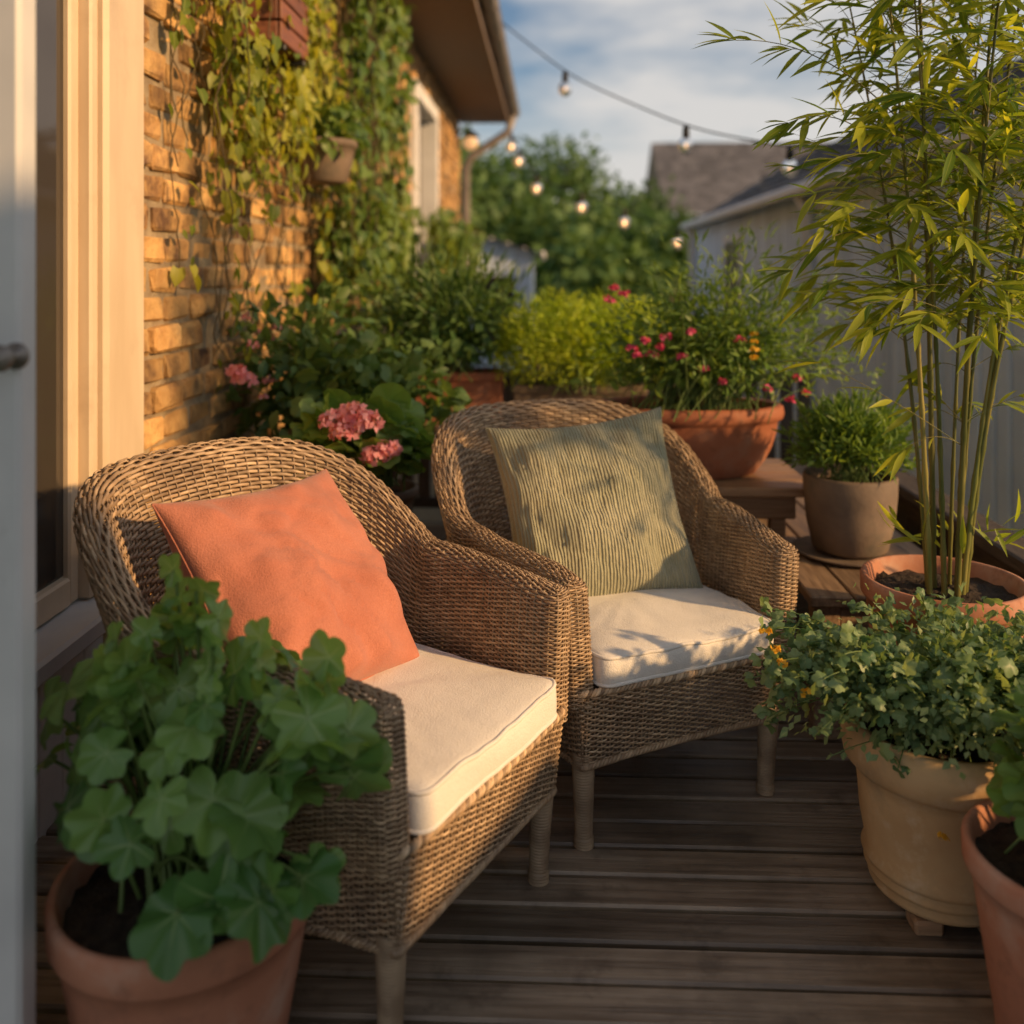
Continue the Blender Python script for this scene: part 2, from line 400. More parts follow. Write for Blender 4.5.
def make_chair_parts():
    nC=500
    C,L=resample(center_path(),nC)
    T=nrm(np.gradient(C,axis=0)); Nn=np.stack([T[:,1],-T[:,0]],1)
    sinf=np.clip((C[:,1]-YC)/EB,0,1)
    ztop=.612+.022*np.clip((C[:,1]+.285)/.335,0,1)+.236*(.85*smooth(.08,.98,sinf)+.15*smooth(0,.6,sinf))-.006*smooth(-.2,-.285,C[:,1])
    lean=.07+.27*np.sqrt(sinf)*smooth(0,.25,sinf)
    rr=.032-.006*sinf
    zb=.33
    m=20
    ang=np.linspace(0,math.pi,m+2)[1:-1]
    def sq(a):
        c,s=math.cos(a),math.sin(a); k=(abs(c)**3+abs(s)**3)**(-1/3); return c*k,s*k*.85
    capE=[(C[-1],Nn[-1]*sq(a)[0]+T[-1]*sq(a)[1]) for a in ang]
    capS=[(C[0],-Nn[0]*sq(a)[0]-T[0]*sq(a)[1]) for a in ang]
    base=np.vstack([C,[c for c,_ in capE],C[::-1],[c for c,_ in capS]])
    D=np.vstack([Nn,[d for _,d in capE],-Nn[::-1],[d for _,d in capS]])
    No=np.vstack([Nn,[Nn[-1]]*m,Nn[::-1],[Nn[0]]*m])
    Z=np.r_[ztop,[ztop[-1]]*m,ztop[::-1],[ztop[0]]*m]; LN=np.r_[lean,[lean[-1]]*m,lean[::-1],[lean[0]]*m]; RR=np.r_[rr,[rr[-1]]*m,rr[::-1],[rr[0]]*m]
    pts=base+D*RR[:,None]
    Pc=np.vstack([pts,pts[:1]]); A=np.r_[0,np.cumsum(np.linalg.norm(np.diff(Pc,axis=0),axis=1))]; tot=A[-1]; A=A/tot
    def ip(s,a): return np.interp(s,A,np.r_[a,a[:1]])
    def S(s,v):
        bx,by=ip(s,base[:,0]),ip(s,base[:,1]); dx,dy=ip(s,D[:,0]),ip(s,D[:,1]); nx,ny=ip(s,No[:,0]),ip(s,No[:,1])
        z=ip(s,Z); ln=ip(s,LN); r=ip(s,RR)
        L1=z-r-zb; q=v*(L1+math.pi*r/2); a=np.clip((q-L1)/r,0,math.pi/2)
        k=(np.cos(a)**2.6+np.sin(a)**2.6)**(-1/2.6)
        zz=np.where(q<L1,zb+q,zb+L1+r*np.sin(a)*k); w=np.where(q<L1,r,r*np.cos(a)*k)
        h=(zz-zb); le=ln*h*(.75+.5*h)
        return np.stack([bx+nx*le+dx*w,by+ny*le+dy*w,zz],-1)
    sh=MB(); weave(sh,S,int(tot/.0190/2)*2,62,.0029,.0018)
    loop=[(x*1.04,y*1.0+(.0 if y<YC else .02)) for x,y in center_path()]
    lp=[(x,y-.03 if y<-.2 else y) for x,y in loop]
    fr=[(x,-.315-.012*math.cos(math.pi*x/.6)) for x in np.linspace(-.285,.285,20)]
    LP,_=resample(lp+fr,400,True)
    for _ in range(12): LP=(np.roll(LP,1,0)+np.roll(LP,-1,0)+LP)/3
    LT=nrm(np.roll(LP,-1,0)-np.roll(LP,1,0)); LNn=np.stack([LT[:,1],-LT[:,0]],1)
    def S2(s,v):
        i=np.arange(401)/400
        x=np.interp(s,i,np.r_[LP[:,0],LP[0,0]]);y=np.interp(s,i,np.r_[LP[:,1],LP[0,1]])
        nx=np.interp(s,i,np.r_[LNn[:,0],LNn[0,0]]);ny=np.interp(s,i,np.r_[LNn[:,1],LNn[0,1]])
        arch=.015*np.clip(1-(x/.27)**2,0,1)*(y<-.2)
        z0=.19+arch
        z=z0+(.358-z0)*v; o=-.02*(1-v)
        return np.stack([x+nx*o,y+ny*o,z],-1)
    ap=MB(); weave(ap,S2,120,27,.0031,.0019)
    def rope(mb,f,r,hr,turns):
        n=900; s=np.arange(n)/n
        for ph in(0,2*math.pi/3,4*math.pi/3):
            a=2*math.pi*turns*s+ph
            P=f(s); Q=f((s+.001)%1); Tn=nrm(Q-P); up=np.array([0,0,1.]); sd=nrm(np.cross(Tn,up)); u2=np.cross(sd,Tn)
            tube(mb,P+hr*(sd*np.cos(a)[:,None]+u2*np.sin(a)[:,None]),r,5,True,rng.random())
    rope(ap,lambda s:S2(s,np.ones_like(s))+np.array([0,0,.002]),.0050,.0046,80)
    rope(ap,lambda s:S2(s,np.zeros_like(s)),.0048,.0045,80)
    deck=MB(); Z0=np.full((400,1),.352); ring=np.hstack([LP*.985,Z0])
    deck.add(ring,[np.arange(400)[None,:]],.4)
    leg=MB()
    z=np.linspace(0,.215,170); t=z/.215
    r=.0185+.0075*t**1.3+.0016*np.abs(np.sin(z/.0065*math.pi)); r=np.where(z<.022,r+.003,r)
    lathe(leg,[(0.0,0)]+[(r[i],z[i]) for i in range(170)],seg=14,tint=.5)
    return sh,ap,deck,leg
sh,ap,dk,lg=make_chair_parts()
def build_chair(label,loc,rot):
    e=thing('wicker_armchair',label,'armchair',loc,rot,'wicker armchairs on the deck')
    sh.build('backrest',mWick,e,keep=lambda c:(c[:,1]>=.06))
    sh.build('armrest',mWick,e,keep=lambda c:(c[:,1]<.06)&(c[:,0]>0))
    sh.build('armrest',mWick,e,keep=lambda c:(c[:,1]<.06)&(c[:,0]<=0))
    s=ap.build('seat',mWick,e)
    dk.build('seat_base',mWick,s)
    for x,y,tx,ty in((-.255,-.268,.05,-.06),(.255,-.268,-.05,-.06),(-.225,.26,.1,.12),(.225,.26,-.1,.12)):
        l=lg.build('leg',mWickLeg,e); l.location=(x,y,0)
        l.rotation_euler=(-ty*.5,-tx*.5,0)
    return e
def copy_chair(src,label,loc,rot):
    e=src.copy(); COL.objects.link(e); e.location=loc; e.rotation_euler=(0,0,rot); e['label']=label
    for c in list(src.children):
        n=c.copy(); n.parent=e; COL.objects.link(n)
        for g in c.children:
            k=g.copy(); k.parent=n; COL.objects.link(k)
    return e
TH1=R(62.5);TH2=R(27.5)
P1=(-.380,1.875,0);P2=(.178,2.458,0)
c1=build_chair('woven wicker armchair with rust pillow beside the house wall',P1,TH1)
c2=copy_chair(c1,'woven wicker armchair with sage ribbed pillow near planter table',P2,TH2)

def seat_cushion(label,loc,rot,seed):
    mb=MB()
    pts=[]
    def corner(cx,cy,r,a0,a1):
        for i in range(9):
            a=R(a0+(a1-a0)*i/8); pts.append((cx+r*math.cos(a),cy+r*math.sin(a)))
    corner(.215,-.30,.028,-90,0); corner(.19,.2,.085,0,90); corner(-.19,.2,.085,90,180); corner(-.215,-.30,.028,180,270)
    O,_=resample(pts,200,True)
    prof=[(0.02,.104),(.2,.1035),(.4,.102),(.6,.0995),(.75,.097),(.86,.094),(.94,.090),(.975,.087),(.992,.083),(1.0,.076),(1.004,.06),(1.005,.04),(1.003,.02),(.996,.008),(.98,.003),(.8,0),(.02,0)]
    V=[]
    for sc,z in prof:
        z*=.80
        for p in O:
            q=(p[0]*sc,p[1]*sc+(-.03)*(1-sc))
            w=.007*noise.noise(Vector((q[0]*6+seed,q[1]*6,z*12)))+.003*noise.noise(Vector((q[0]*19+seed,q[1]*19,3)))
            V.append((q[0]+(w*.8 if sc>.98 else 0),q[1]+(w*.8 if sc>.98 else 0),z+(w if z>.05 else 0)))
    n=200;idx=np.arange(len(prof)*n).reshape(len(prof),n)
    F=np.stack([idx[:-1],idx[1:],np.roll(idx[1:],-1,1),np.roll(idx[:-1],-1,1)],-1).reshape(-1,4)
    mb.add(V,[F,idx[0][None,:],idx[-1][::-1][None,:]],.5)
    pp=MB()
    for k,dz in((8,-.0005),(13,.001)):
        P=np.array(V)[idx[k]]; P[:,2]+=dz; tube(pp,P,.0045,8,True)
    e=mb.build('seat_cushion',mCushion); e.location=(loc[0],loc[1],.364); e.rotation_euler=(0,0,rot)
    top(e,label,'cushion','ivory seat cushions on the armchairs')
    pp.build('piping',mCushion,e)
    return e
seat_cushion('ivory canvas seat cushion with piped edges under rust pillow',P1,TH1,0)
seat_cushion('ivory canvas seat cushion with piped edges under sage pillow',P2,TH2,5)

def pillow(name,label,mat,size,T,chair,rot,lx,ly,lz,tilt,roll,seed,twist=0,rib=0):
    mb=MB(); n=64; a=size/2
    for side in(1,-1):
        V=[];U=[]
        for i in range(n+1):
            for j in range(n+1):
                u=math.sin((-1+2*i/n)*math.pi/2); v=math.sin((-1+2*j/n)*math.pi/2)
                x=a*u*(1-.10*(1-v*v)*abs(u)); y=a*v*(1-.10*(1-u*u)*abs(v))
                t=((1-u**2)*(1-v**2))
                z=T*t**.40*(1.0-.16*v)
                w=noise.noise(Vector((u*1.5+seed,v*1.5,side)))*.03+noise.noise(Vector((u*3.6+seed,v*2.6,side*2)))*.014
                fold=noise.noise(Vector((u*2.2+v*3.4+seed,v*1.1-u*1.3,5)))
                w-=.012*max(0,1-abs(fold)*9)*t
                ang=math.atan2(v,u); rr=math.hypot(u,v)
                w+=.007*math.sin(ang*13+seed+2*noise.noise(Vector((u*2,v*2,seed))))*smooth(.45,1.1,rr)
                if rib: w+=.0018*math.sin(u*52+2.5*noise.noise(Vector((u*2,v*2,seed+3))))
                z=side*(z+w*min(1,t*5))
                V.append((x,z,y)); U.append((u*1.0,v*1.0,0))
        idx=np.arange((n+1)**2).reshape(n+1,n+1)
        q=np.stack([idx[:-1,:-1],idx[1:,:-1],idx[1:,1:],idx[:-1,1:]],-1).reshape(-1,4)
        if side>0: q=q[:,::-1]
        mb.add(V,[q],.5,U)
        if side==1:
            edge=np.array([V[k] for k in list(idx[:,0])+list(idx[-1,1:])+list(idx[::-1,-1][1:])+list(idx[0,::-1][1:-1])])
    o=mb.build(name,mat); top(o,label,'pillow')
    pm=MB(); tube(pm,edge,.0022,5,True); pm.build('seam',mat,o)
    o.matrix_world=Matrix.Translation(Vector((chair[0],chair[1],0)))@Matrix.Rotation(rot,4,'Z')@Matrix.Translation(Vector((lx,ly,lz)))@Matrix.Rotation(twist,4,'Z')@Matrix.Rotation(tilt,4,'X')@Matrix.Rotation(roll,4,'Y')
    return o
pillow('throw_pillow','rust orange linen throw pillow leaning in the armchair',mOrange,.485,.103,P1,TH1,-.025,.15,.625,R(-37),R(3),3.1)
pillow('throw_pillow','sage green ribbed throw pillow leaning in the armchair',mSage,.515,.108,P2,TH2,-.005,.12,.632,R(-25),R(-5),8.4,R(-14),1)

# ------------------------------------------------------------------ deck
mb=MB(); y=.3
while y<4.75:
    dz=rng.normal(0,.0016); box(mb,-1.159,1.379,y+.006,y+.094,-.032+dz,dz,b=.005)
    y+=.1
d=mb.build('deck_floor',mDeck,smooth=False); d['kind']='structure'
mb=MB()
for x in(-1.0,-.4,.2,.8,1.3): box(mb,x-.03,x+.03,.3,4.74,-.2,-.034)
box(mb,-1.16,1.38,4.76,4.79,-.2,0)
for x in(-1.0,1.3):
    for yy in(.4,4.6): box(mb,x-.06,x+.06,yy-.06,yy+.06,-2.7,-.2)
d=mb.build('deck_floor_frame',mDark,smooth=False); d['kind']='structure'
mb=MB(); mb.add([(-300,-300,-2.7),(300,-300,-2.7),(300,600,-2.7),(-300,600,-2.7)],[np.array([[0,1,2,3]])])
g=mb.build('ground',mGrass,smooth=False); g['kind']='structure'
e=thing('deck_railing','low dark wooden railing with boards round the deck','railing',(1.33,2.5,0)); off=(1.33,2.5,0)
mb=MB(); box(mb,1.27,1.385,1.44,4.72,.455,.50,b=.006); mb.build('top_rail',mDark,e,off,smooth=False)
mb=MB(); box(mb,1.31,1.35,1.44,4.72,.37,.44)
yy=1.44
while yy<4.66: box(mb,1.318,1.342,yy,yy+.092,.005,.372,b=.003); yy+=.095
mb.build('boards',mDark,e,off,smooth=False)
for p in(1.47,2.2,3.4,4.66): mb=MB(); box(mb,1.352,1.41,p-.03,p+.03,-.2,.454); mb.build('post',mDark,e,off,smooth=False)
e=thing('back_railing','dark wooden slatted railing at the end of the deck','railing',(0,4.68,0)); off=(0,4.68,0)
mb=MB(); box(mb,-1.1,1.28,4.64,4.72,.74,.78); mb.build('top_rail',mDark,e,off,smooth=False)
mb=MB(); box(mb,-1.1,1.28,4.66,4.70,.1,.15); mb.build('bottom_rail',mDark,e,off,smooth=False)
mb=MB(); xx=-1.08
while xx<1.24: box(mb,xx,xx+.06,4.665,4.69,.151,.739); xx+=.085
mb.build('slats',mDarkV,e,off,smooth=False)
e=thing('sun_blocker_screen','stepped dark board sun blocker added out of view beside the deck','screen',(1.33,0,0)); off=(1.33,0,0)  # unseen boards, added to keep low sun off the door and deck
mb=MB(); yy=-1.6
while yy<1.40: box(mb,1.32,1.35,yy,yy+.124,-.1,2.2 if yy<.85 else .82); yy+=.125
mb.build('boards',mDark,e,off,smooth=False)

# ------------------------------------------------------------------ brick house
HO=(-1.4,6,-2.7)
house=thing('brick_house','golden brick house with tiled eaves and white windows','house',HO)
WX=-1.15
mb=MB(); row=0; z=-.3; CH=.089
while z<3.42:
    yy=2.58-(0 if row%2==0 else .10)
    while yy<12.0:
        bl=rng.uniform(.18,.205)
        a=max(yy,2.575); b=min(yy+bl,12.0)
        win=(a<9.35 and b>7.85 and z>1.17 and z<2.85)
        if b-a>.03 and not win:
            pr=rng.normal(0,.006)+(.010 if rng.random()<.14 else 0)-(.011 if rng.random()<.12 else 0)
            box(mb,WX-.10,WX+pr,a+rng.uniform(.002,.006),b-rng.uniform(.002,.006),z+rng.uniform(.003,.006),z+CH-rng.uniform(.009,.013),b=.010,tint=rng.random(),jit=.0034)
        yy+=bl+.013
    z+=CH; row+=1
mb.build('wall',mBrick,house,HO,smooth=False)
mb=MB()
box(mb,WX-.3,WX-.012,2.575,7.85,-2.7,3.42,b=0.001); box(mb,WX-.3,WX-.012,9.35,12.0,-2.7,3.42,b=.001)
box(mb,WX-.3,WX-.012,7.851,9.349,-2.7,1.2,b=.001); box(mb,WX-.3,WX-.012,7.851,9.349,2.86,3.42,b=.001)
box(mb,WX-.3,WX-.03,-1.5,2.574,2.55,3.42,b=.001)
box(mb,WX-.3,WX-.03,1.36,2.574,-2.7,.40,b=.001)
box(mb,-6,WX-.31,11.8,12.0,-2.7,3.42,b=.001)
mb.build('inner_wall',mMort,house,HO,smooth=False)
wn=MB(); box(wn,WX-.045,WX-.038,1.523,2.259,.532,2.428,b=.001)
w=wn.build('window',mGlass,house,HO,smooth=False,label='dark glass window with cream frame')
win=MB()
box(win,WX-.08,WX+.03,2.345,2.572,.40,2.6,b=.012)
box(win,WX-.06,WX+.008,2.306,2.344,.46,2.55,b=.006)
box(win,WX-.07,WX-.022,2.26,2.305,.46,2.5,b=.006)
box(win,WX-.07,WX-.018,1.46,1.52,.46,2.5,b=.006); box(win,WX-.04,WX+.03,1.34,1.455,.0,2.6,b=.008)
box(win,WX-.07,WX-.018,1.521,2.259,.46,.53,b=.006); box(win,WX-.07,WX-.018,1.521,2.259,2.43,2.5,b=.006)
box(win,WX-.04,WX+.035,1.30,2.60,2.601,2.72,b=.008)
win.build('frame',mCream,w,HO,smooth=False)
sl=MB(); box(sl,WX-.08,WX+.085,1.46,2.344,.405,.455,b=.008); sl.build('sill',mGrey,w,HO,smooth=False)
pn=MB()
for k in range(9): box(pn,WX-.029,WX+.002,1.46+k*.103,1.46+k*.103+.1,-.05,.402,b=.004)
pn.build('panelling',mGrey,house,HO,smooth=False)
wn=MB(); box(wn,WX-.14,WX-.12,7.9,9.3,1.3,2.8,b=.001); w2=wn.build('window',mGlass,house,HO,smooth=False,label='far window with white casing')
fr=MB()
box(fr,WX-.16,WX+.04,7.80,7.93,1.2,2.88); box(fr,WX-.16,WX+.04,9.27,9.40,1.2,2.88); box(fr,WX-.16,WX+.04,7.931,9.269,2.75,2.88); box(fr,WX-.16,WX+.06,7.78,9.42,1.12,1.199)
box(fr,WX-.12,WX-.05,8.57,8.63,1.201,2.749); box(fr,WX-.119,WX-.06,7.931,8.569,2.05,2.1)
fr.build('frame',mWhite,w2,HO,smooth=False)
OV=-.54
mb=MB(); box(mb,WX-.02,OV-.02,-1.5,12.3,3.20,3.235,b=.002); mb.build('soffit',mSoffit,house,HO,smooth=False)
mb=MB(); box(mb,OV-.019,OV+.01,-1.5,12.3,3.18,3.36,b=.003); mb.build('fascia',mSoffit,house,HO,smooth=False)
mb=MB(); th=np.linspace(math.pi,2*math.pi,10)
for k in range(2):
    r=.065-k*.006
    V=[(OV+.078+r*math.cos(t),Y,3.33+r*math.sin(t)) for Y in (-1.5,12.35) for t in th]
    idx=np.arange(20).reshape(2,10); F=np.stack([idx[0,:-1],idx[0,1:],idx[1,1:],idx[1,:-1]],-1); mb.add(V,[F if k==0 else F[:,::-1]],.5)
tube(mb,[(OV+.143,-1.5,3.335),(OV+.143,12.35,3.335)],.008,6)
Y=0
while Y<12.3: tube(mb,[(OV+.02,Y,3.36)]+[(OV+.078+.07*math.cos(t),Y,3.33+.07*math.sin(t)) for t in th],.008,4); Y+=.9
mb.build('gutter',mGutter,house,HO)
mb=MB()
tube(mb,[(OV+.07,12.1,3.27),(OV+.0,12.1,3.05),(-1.0,12.1,2.75),(-1.08,12.1,2.6),(-1.08,12.1,-2.6)],.055,10)
mb.build('downpipe',mGutter,house,HO)
mb=MB()
for k in range(14):
    xa=OV+.06-(k)*.32; za=3.37+k*.2
    for j in range(48):
        ya=-1.5+j*.292; b=(xa-.36); t_=.02
        V=[(xa,ya,za),(xa,ya+.288,za),(b,ya+.288,za+.235),(b,ya,za+.235),(xa,ya,za+t_),(xa,ya+.288,za+t_),(b,ya+.288,za+.235+t_),(b,ya,za+.235+t_)]
        mb.add(V,[np.array([[0,1,2,3],[4,7,6,5],[0,4,5,1],[1,5,6,2],[2,6,7,3],[3,7,4,0]])],rng.random())
mb.build('roof',mRoof,house,HO,smooth=False)

DO=(-.98,1.26,0)
door=thing('glazed_door','open grey-white painted door with metal knob','door',DO)
mb=MB(); D0,D1=1.24,1.285
box(mb,-.80,-.712,D0,D1,.02,2.35,b=.006); box(mb,-1.30,-1.2,D0,D1,.02,2.35,b=.006)
box(mb,-1.199,-.801,D0,D1,.02,.5,b=.006); box(mb,-1.199,-.801,D0,D1,2.2,2.35,b=.006)
box(mb,-.835,-.801,D0+.01,D1-.01,.501,2.199,b=.004)
mb.build('frame',mGrey,door,DO,smooth=False)
mb=MB(); box(mb,-1.199,-.836,1.258,1.264,.501,2.199,b=.001); mb.build('glass',mGlass,door,DO,smooth=False)
mb=MB()
lathe(mb,[(0,0),(.018,.0),(.018,.005),(.008,.008),(.008,.026),(.014,.03),(.018,.04),(.014,.048),(0,.051)],seg=20)
for a in mb.v: a[:]=np.stack([a[:,0]-.716,1.24-a[:,2],a[:,1]+1.165],1)
mb.build('handle',mMetal,door,DO)

# ------------------------------------------------------------------ neighbour houses
def gable_house(name,label,x0,x1,y0,y1,ze,zr,wallm,roofm,eave=.2,siding=True,rot=0):
    O=(x0,(y0+y1)/2,-2.7)
    e=thing(name,label,'house',O,rot)
    mb=MB()
    box(mb,x0+.02,x1-.02,y0+.02,y1-.02,-2.7,ze,b=.001,tint=.2)
    xm=(x0+x1)/2
    for Y,s in((y0+.02,1),(y1-.02,-1)):
        mb.add([(x0,Y,ze),(x1,Y,ze),(xm,Y,zr)],[np.array([[0,1,2][::s]])],.5)
    if siding:
        yy=y0
        while yy<y1: box(mb,x0-.014,x0+.02,yy,min(y1,yy+.12),-2.7,ze,b=.008,tint=rng.random()); yy+=.155
        xx=x0+.03
        while xx<x1-.1: box(mb,xx,xx+.12,y0-.0,y0+.02,-2.7,ze,b=.006,tint=rng.random()); xx+=.155
    mb.build('wall',wallm,e,O,smooth=False)
    mb=MB(); n=int((xm-x0+eave)/.25)+1
    sl=(zr-ze)/(xm-x0)
    for side in(-1,1):
        for k in range(n):
            a=k*(xm-x0+eave)/n; b=(k+1)*(xm-x0+eave)/n+.03
            xa=x0-eave+a; xb=x0-eave+b; za=ze-eave*sl+a*sl+.03; zb_=ze-eave*sl+b*sl
            if side>0: xa,xb=2*xm-xa,2*xm-xb
            m=int((y1-y0+.3)/.3)
            for j in range(m):
                ya=y0-.15+j*.3; yb=ya+.296
                dz=rng.normal(0,.004)
                V=[(xa,ya,za+dz),(xa,yb,za+dz),(xb,yb,zb_+dz),(xb,ya,zb_+dz),(xa,ya,za+dz-.02),(xa,yb,za+dz-.02)]
                F=np.array([[0,1,2,3],[0,4,5,1]])
                mb.add(V,[F if side>0 else F[:,::-1]],rng.random())
    mb.build('roof',roofm,e,O,smooth=False)
    ge=ze-eave*sl
    for Y in(x0-eave-.06,x1+eave+.0):
        mb=MB(); box(mb,Y,Y+.06,y0-.15,y1+.15,ge-.06,ge+.04,b=.02); mb.build('gutter',mWhite,e,O)
    return e,O
eA,OA=gable_house('siding_house','low neighbouring house with pale vertical siding and slate roof',2.15,4.9,3.4,14,2.02,2.85,mSiding,mRoof,.15)
for yy in(10.6,):
    wn=MB(); box(wn,2.11,2.125,yy,yy+.8,.6,1.6,b=.001); w=wn.build('window',mGlass,eA,OA,smooth=False)
    f=MB(); box(f,2.09,2.13,yy-.08,yy-.001,.5,1.7); box(f,2.09,2.13,yy+.801,yy+.88,.5,1.7); box(f,2.09,2.13,yy,yy+.8,1.601,1.7); box(f,2.08,2.13,yy,yy+.8,.5,.599); box(f,2.098,2.128,yy+.38,yy+.42,.601,1.599)
    f.build('frame',mWhite,w,OA,smooth=False)
for Y in(13.9,7.7):
    mb=MB(); tube(mb,[(2.0,Y,1.9),(2.08,Y,1.75),(2.08,Y,-2.6)],.05,8); mb.build('downpipe',mWhite,eA,OA)
gable_house('distant_house','distant house with broad grey tiled roof',8.9,16.9,27,37,3.4,6.1,mMort,mRoof,.4,False,R(90))
eC,OC=gable_house('garden_outhouse','small pale outhouse with shallow grey roof',-1.9,-.25,13.4,16,1.55,1.8,mSiding,mGrey,.12)
wn=MB(); box(wn,-1.0,-.5,13.37,13.38,.2,1.2,b=.001); wn.build('window',mGlass,eC,OC,smooth=False)

# ------------------------------------------------------------------ furniture
O=(.47,3.3,0); e=thing('planter_table','weathered wooden table holding the oval planter','table',O)
mb=MB()
for k in range(4): box(mb,.08,.86,3.06+k*.122,3.06+k*.122+.118,.55,.58,b=.004)
mb.build('table_top',mWood,e,O,smooth=False)
mb=MB(); box(mb,.14,.80,3.10,3.125,.47,.549); box(mb,.14,.80,3.475,3.50,.47,.549); box(mb,.14,.165,3.126,3.474,.47,.549); box(mb,.775,.80,3.126,3.474,.47,.549); mb.build('apron',mWood,e,O,smooth=False)
for x in(.166,.724):
    for yy in(3.126,3.42):
        mb=MB(); box(mb,x,x+.05,yy,yy+.05,0,.548); mb.build('leg',mWood,e,O,smooth=False)
O=(.92,3.2,0); e=thing('plank_bench','low weathered plank bench along the railing','bench',O)
mb=MB()
for k in range(4): box(mb,.70+k*.118,.70+k*.118+.113,2.56,4.3,.375,.405,b=.004)
mb.build('seat',mWoodY,e,O,smooth=False)
for x in(.72,1.08):
    for yy in(2.60,4.2):
        mb=MB(); box(mb,x,x+.07,yy,yy+.06,0,.374); mb.build('leg',mWoodY,e,O,smooth=False)
for yy in(2.605,4.21): mb=MB(); box(mb,.79,1.079,yy,yy+.035,.29,.36); mb.build('crossbar',mWoodY,e,O,smooth=False)
O=(-.3,4.1,0); e=thing('plant_shelf','dark wooden shelf carrying planters at the deck end','shelf',O)
mb=MB()
for k in range(4): box(mb,-1.08,.55,3.86+k*.112,3.86+k*.112+.108,.61,.64,b=.004)
mb.build('top_board',mWood,e,O,smooth=False)
for x in(-1.05,-.3,.47):
    for yy in(3.88,4.24):
        mb=MB(); box(mb,x,x+.05,yy,yy+.05,0,.609); mb.build('leg',mDarkV,e,O,smooth=False)
O=(-.54,2.98,0); e=thing('plant_stool','small dark slatted plant stool between the armchairs','stool',O)
mb=MB()
for k in range(4): box(mb,-.73+k*.1,-.73+k*.1+.09,2.80,3.16,.395,.42)
mb.build('seat',mDarkV,e,O,smooth=False)
for x in(-.725,-.395):
    for yy in(2.81,3.11):
        mb=MB(); box(mb,x,x+.04,yy,yy+.04,0,.394); mb.build('leg',mDarkV,e,O,smooth=False)
mb=MB()
for k in range(7): box(mb,-.68+k*.042,-.68+k*.042+.02,2.82,2.835,.1,.394)
mb.build('slats',mDarkV,e,O,smooth=False)
O=(-.9,3.5,0); e=thing('low_plinth','low dark wooden plinth under the leafy shrub','stand',O)
mb=MB()
for k in range(4): box(mb,-1.1,-.68,3.28+k*.11,3.28+k*.11+.105,.36,.39)
for k in range(5): box(mb,-1.09+k*.085,-1.09+k*.085+.07,3.29,3.31,0,.359)
box(mb,-.70,-.68,3.315,3.71,0,.359); mb.build('plinth_boards',mDarkV,e,O,smooth=False)

# ------------------------------------------------------------------ pots
def pot_prof(rt,rb,h,rimh=.04,rim=.012,t=.012):
    p=[(0,0),(rb,0),(rb+.004,.006)]
    for i in range(1,8):
        k=i/8; p.append((rb+(rt-rim-rb)*k**.9,.006+(h-rimh-.006)*k))
    p+=[(rt-rim,h-rimh-.002),(rt-.003,h-rimh),(rt,h-rimh+.006),(rt+.001,h-.008),(rt-.003,h-.001),(rt-t+.002,h),(rt-t-.002,h-.004),(rt-t-.008,h-.03),(rt-t-.012,h-.045)]
    return p
def soil(e,r,z,sc=(1,1)):
    mb=MB(); rr=np.linspace(0.001,r,14)
    lathe(mb,[(q,z+.006*math.cos(q/r*1.5)) for q in rr],(0,0,0),seg=44,sc=sc)
    V=mb.v[0]; V[:,2]+=rng.normal(0,.004,len(V))
    return mb.build('soil',mSoil,e)
def potted(name,label,cat,c,rt,rb,h,mat,rimh=.04,sc=(1,1),profile=None):
    e=thing(name,label,cat,c)
    mb=MB(); lathe(mb,profile or pot_prof(rt,rb,h,rimh),(0,0,0),sc=sc,wob=.004,seg=64)
    mb.build('pot',mat,e)
    soil(e,rt-.02,h-.04,sc)
    return e
def blossoms(mb,pts,r=.028,n=55,size=.02):
    for p in pts:
        rk=r*rng.uniform(.8,1.15)
        d=rdir(n,-.5); pos=np.array(p)+d*rk*(.75+.35*rng.random((len(d),1)))*np.array([1.2,1.2,.8])
        f=nrm(rng.normal(size=(len(d),3))+d*.6); place(mb,PETAL,pos-f*size*.4,f,d+rng.normal(0,.3,d.shape),size*(.8+.4*rng.random(len(d))),rng.random(len(d)))

# A broad leaf plant
c=(-.565,1.45,0)
e=potted('potted_leafy_plant','large lobed-leaf plant in a round terracotta pot','potted plant',c,.20,.135,.345,mTerra,.055)
st=MB(); lf=MB()
base=np.array([c[0],c[1],.31])
for (K,T) in ((46,LOBE),(38,LOBEX)):
    pos=[];fw=[];up=[];sz=[];ti=[]
    for i in range(K):
        low=(rng.random()<.08)
        a=rng.uniform(0,2*math.pi) if not low else rng.uniform(-1.6,-.2); el=math.asin(rng.uniform(-.05,1.0)) if not low else -.32
        rr=rng.uniform(.55,1.06) if not low else rng.uniform(.85,1.0)
        d=np.array([math.cos(a)*math.cos(el),math.sin(a)*math.cos(el),math.sin(el)])
        p=np.array([c[0]+.03,c[1]-.01,.49])+d*np.array([.262,.20,.25])*rr
        if p[1]<1.40: p[0]=max(p[0],-.70)
        b=base+np.array([rng.normal(0,.035),rng.normal(0,.035),0])
        m=(b+p)/2+np.array([0,0,.07+.12*max(0,-d[2])])
        tube(st,bez(b,m,p,9),np.linspace(.0042,.0024,9),5,tint=rng.random(),caps=False)
        f=np.array([d[0],d[1],-.15+rng.normal(0,.5)])+rng.normal(0,.45,3)
        if p[0]<-.66 and p[1]<1.45: f[0]=abs(f[0])*.3
        u=np.array([d[0]*.8,d[1]*.9-.25,.75])+rng.normal(0,.42,3)
        pos.append(p);fw.append(f);up.append(u);sz.append(rng.uniform(.07,.15)*(1 if d[2]<.7 else .8));ti.append(rng.uniform(-.1,.85)+.3*d[2])
    place(lf,T,np.array(pos),np.array(fw),np.array(up),np.array(sz),np.array(ti))
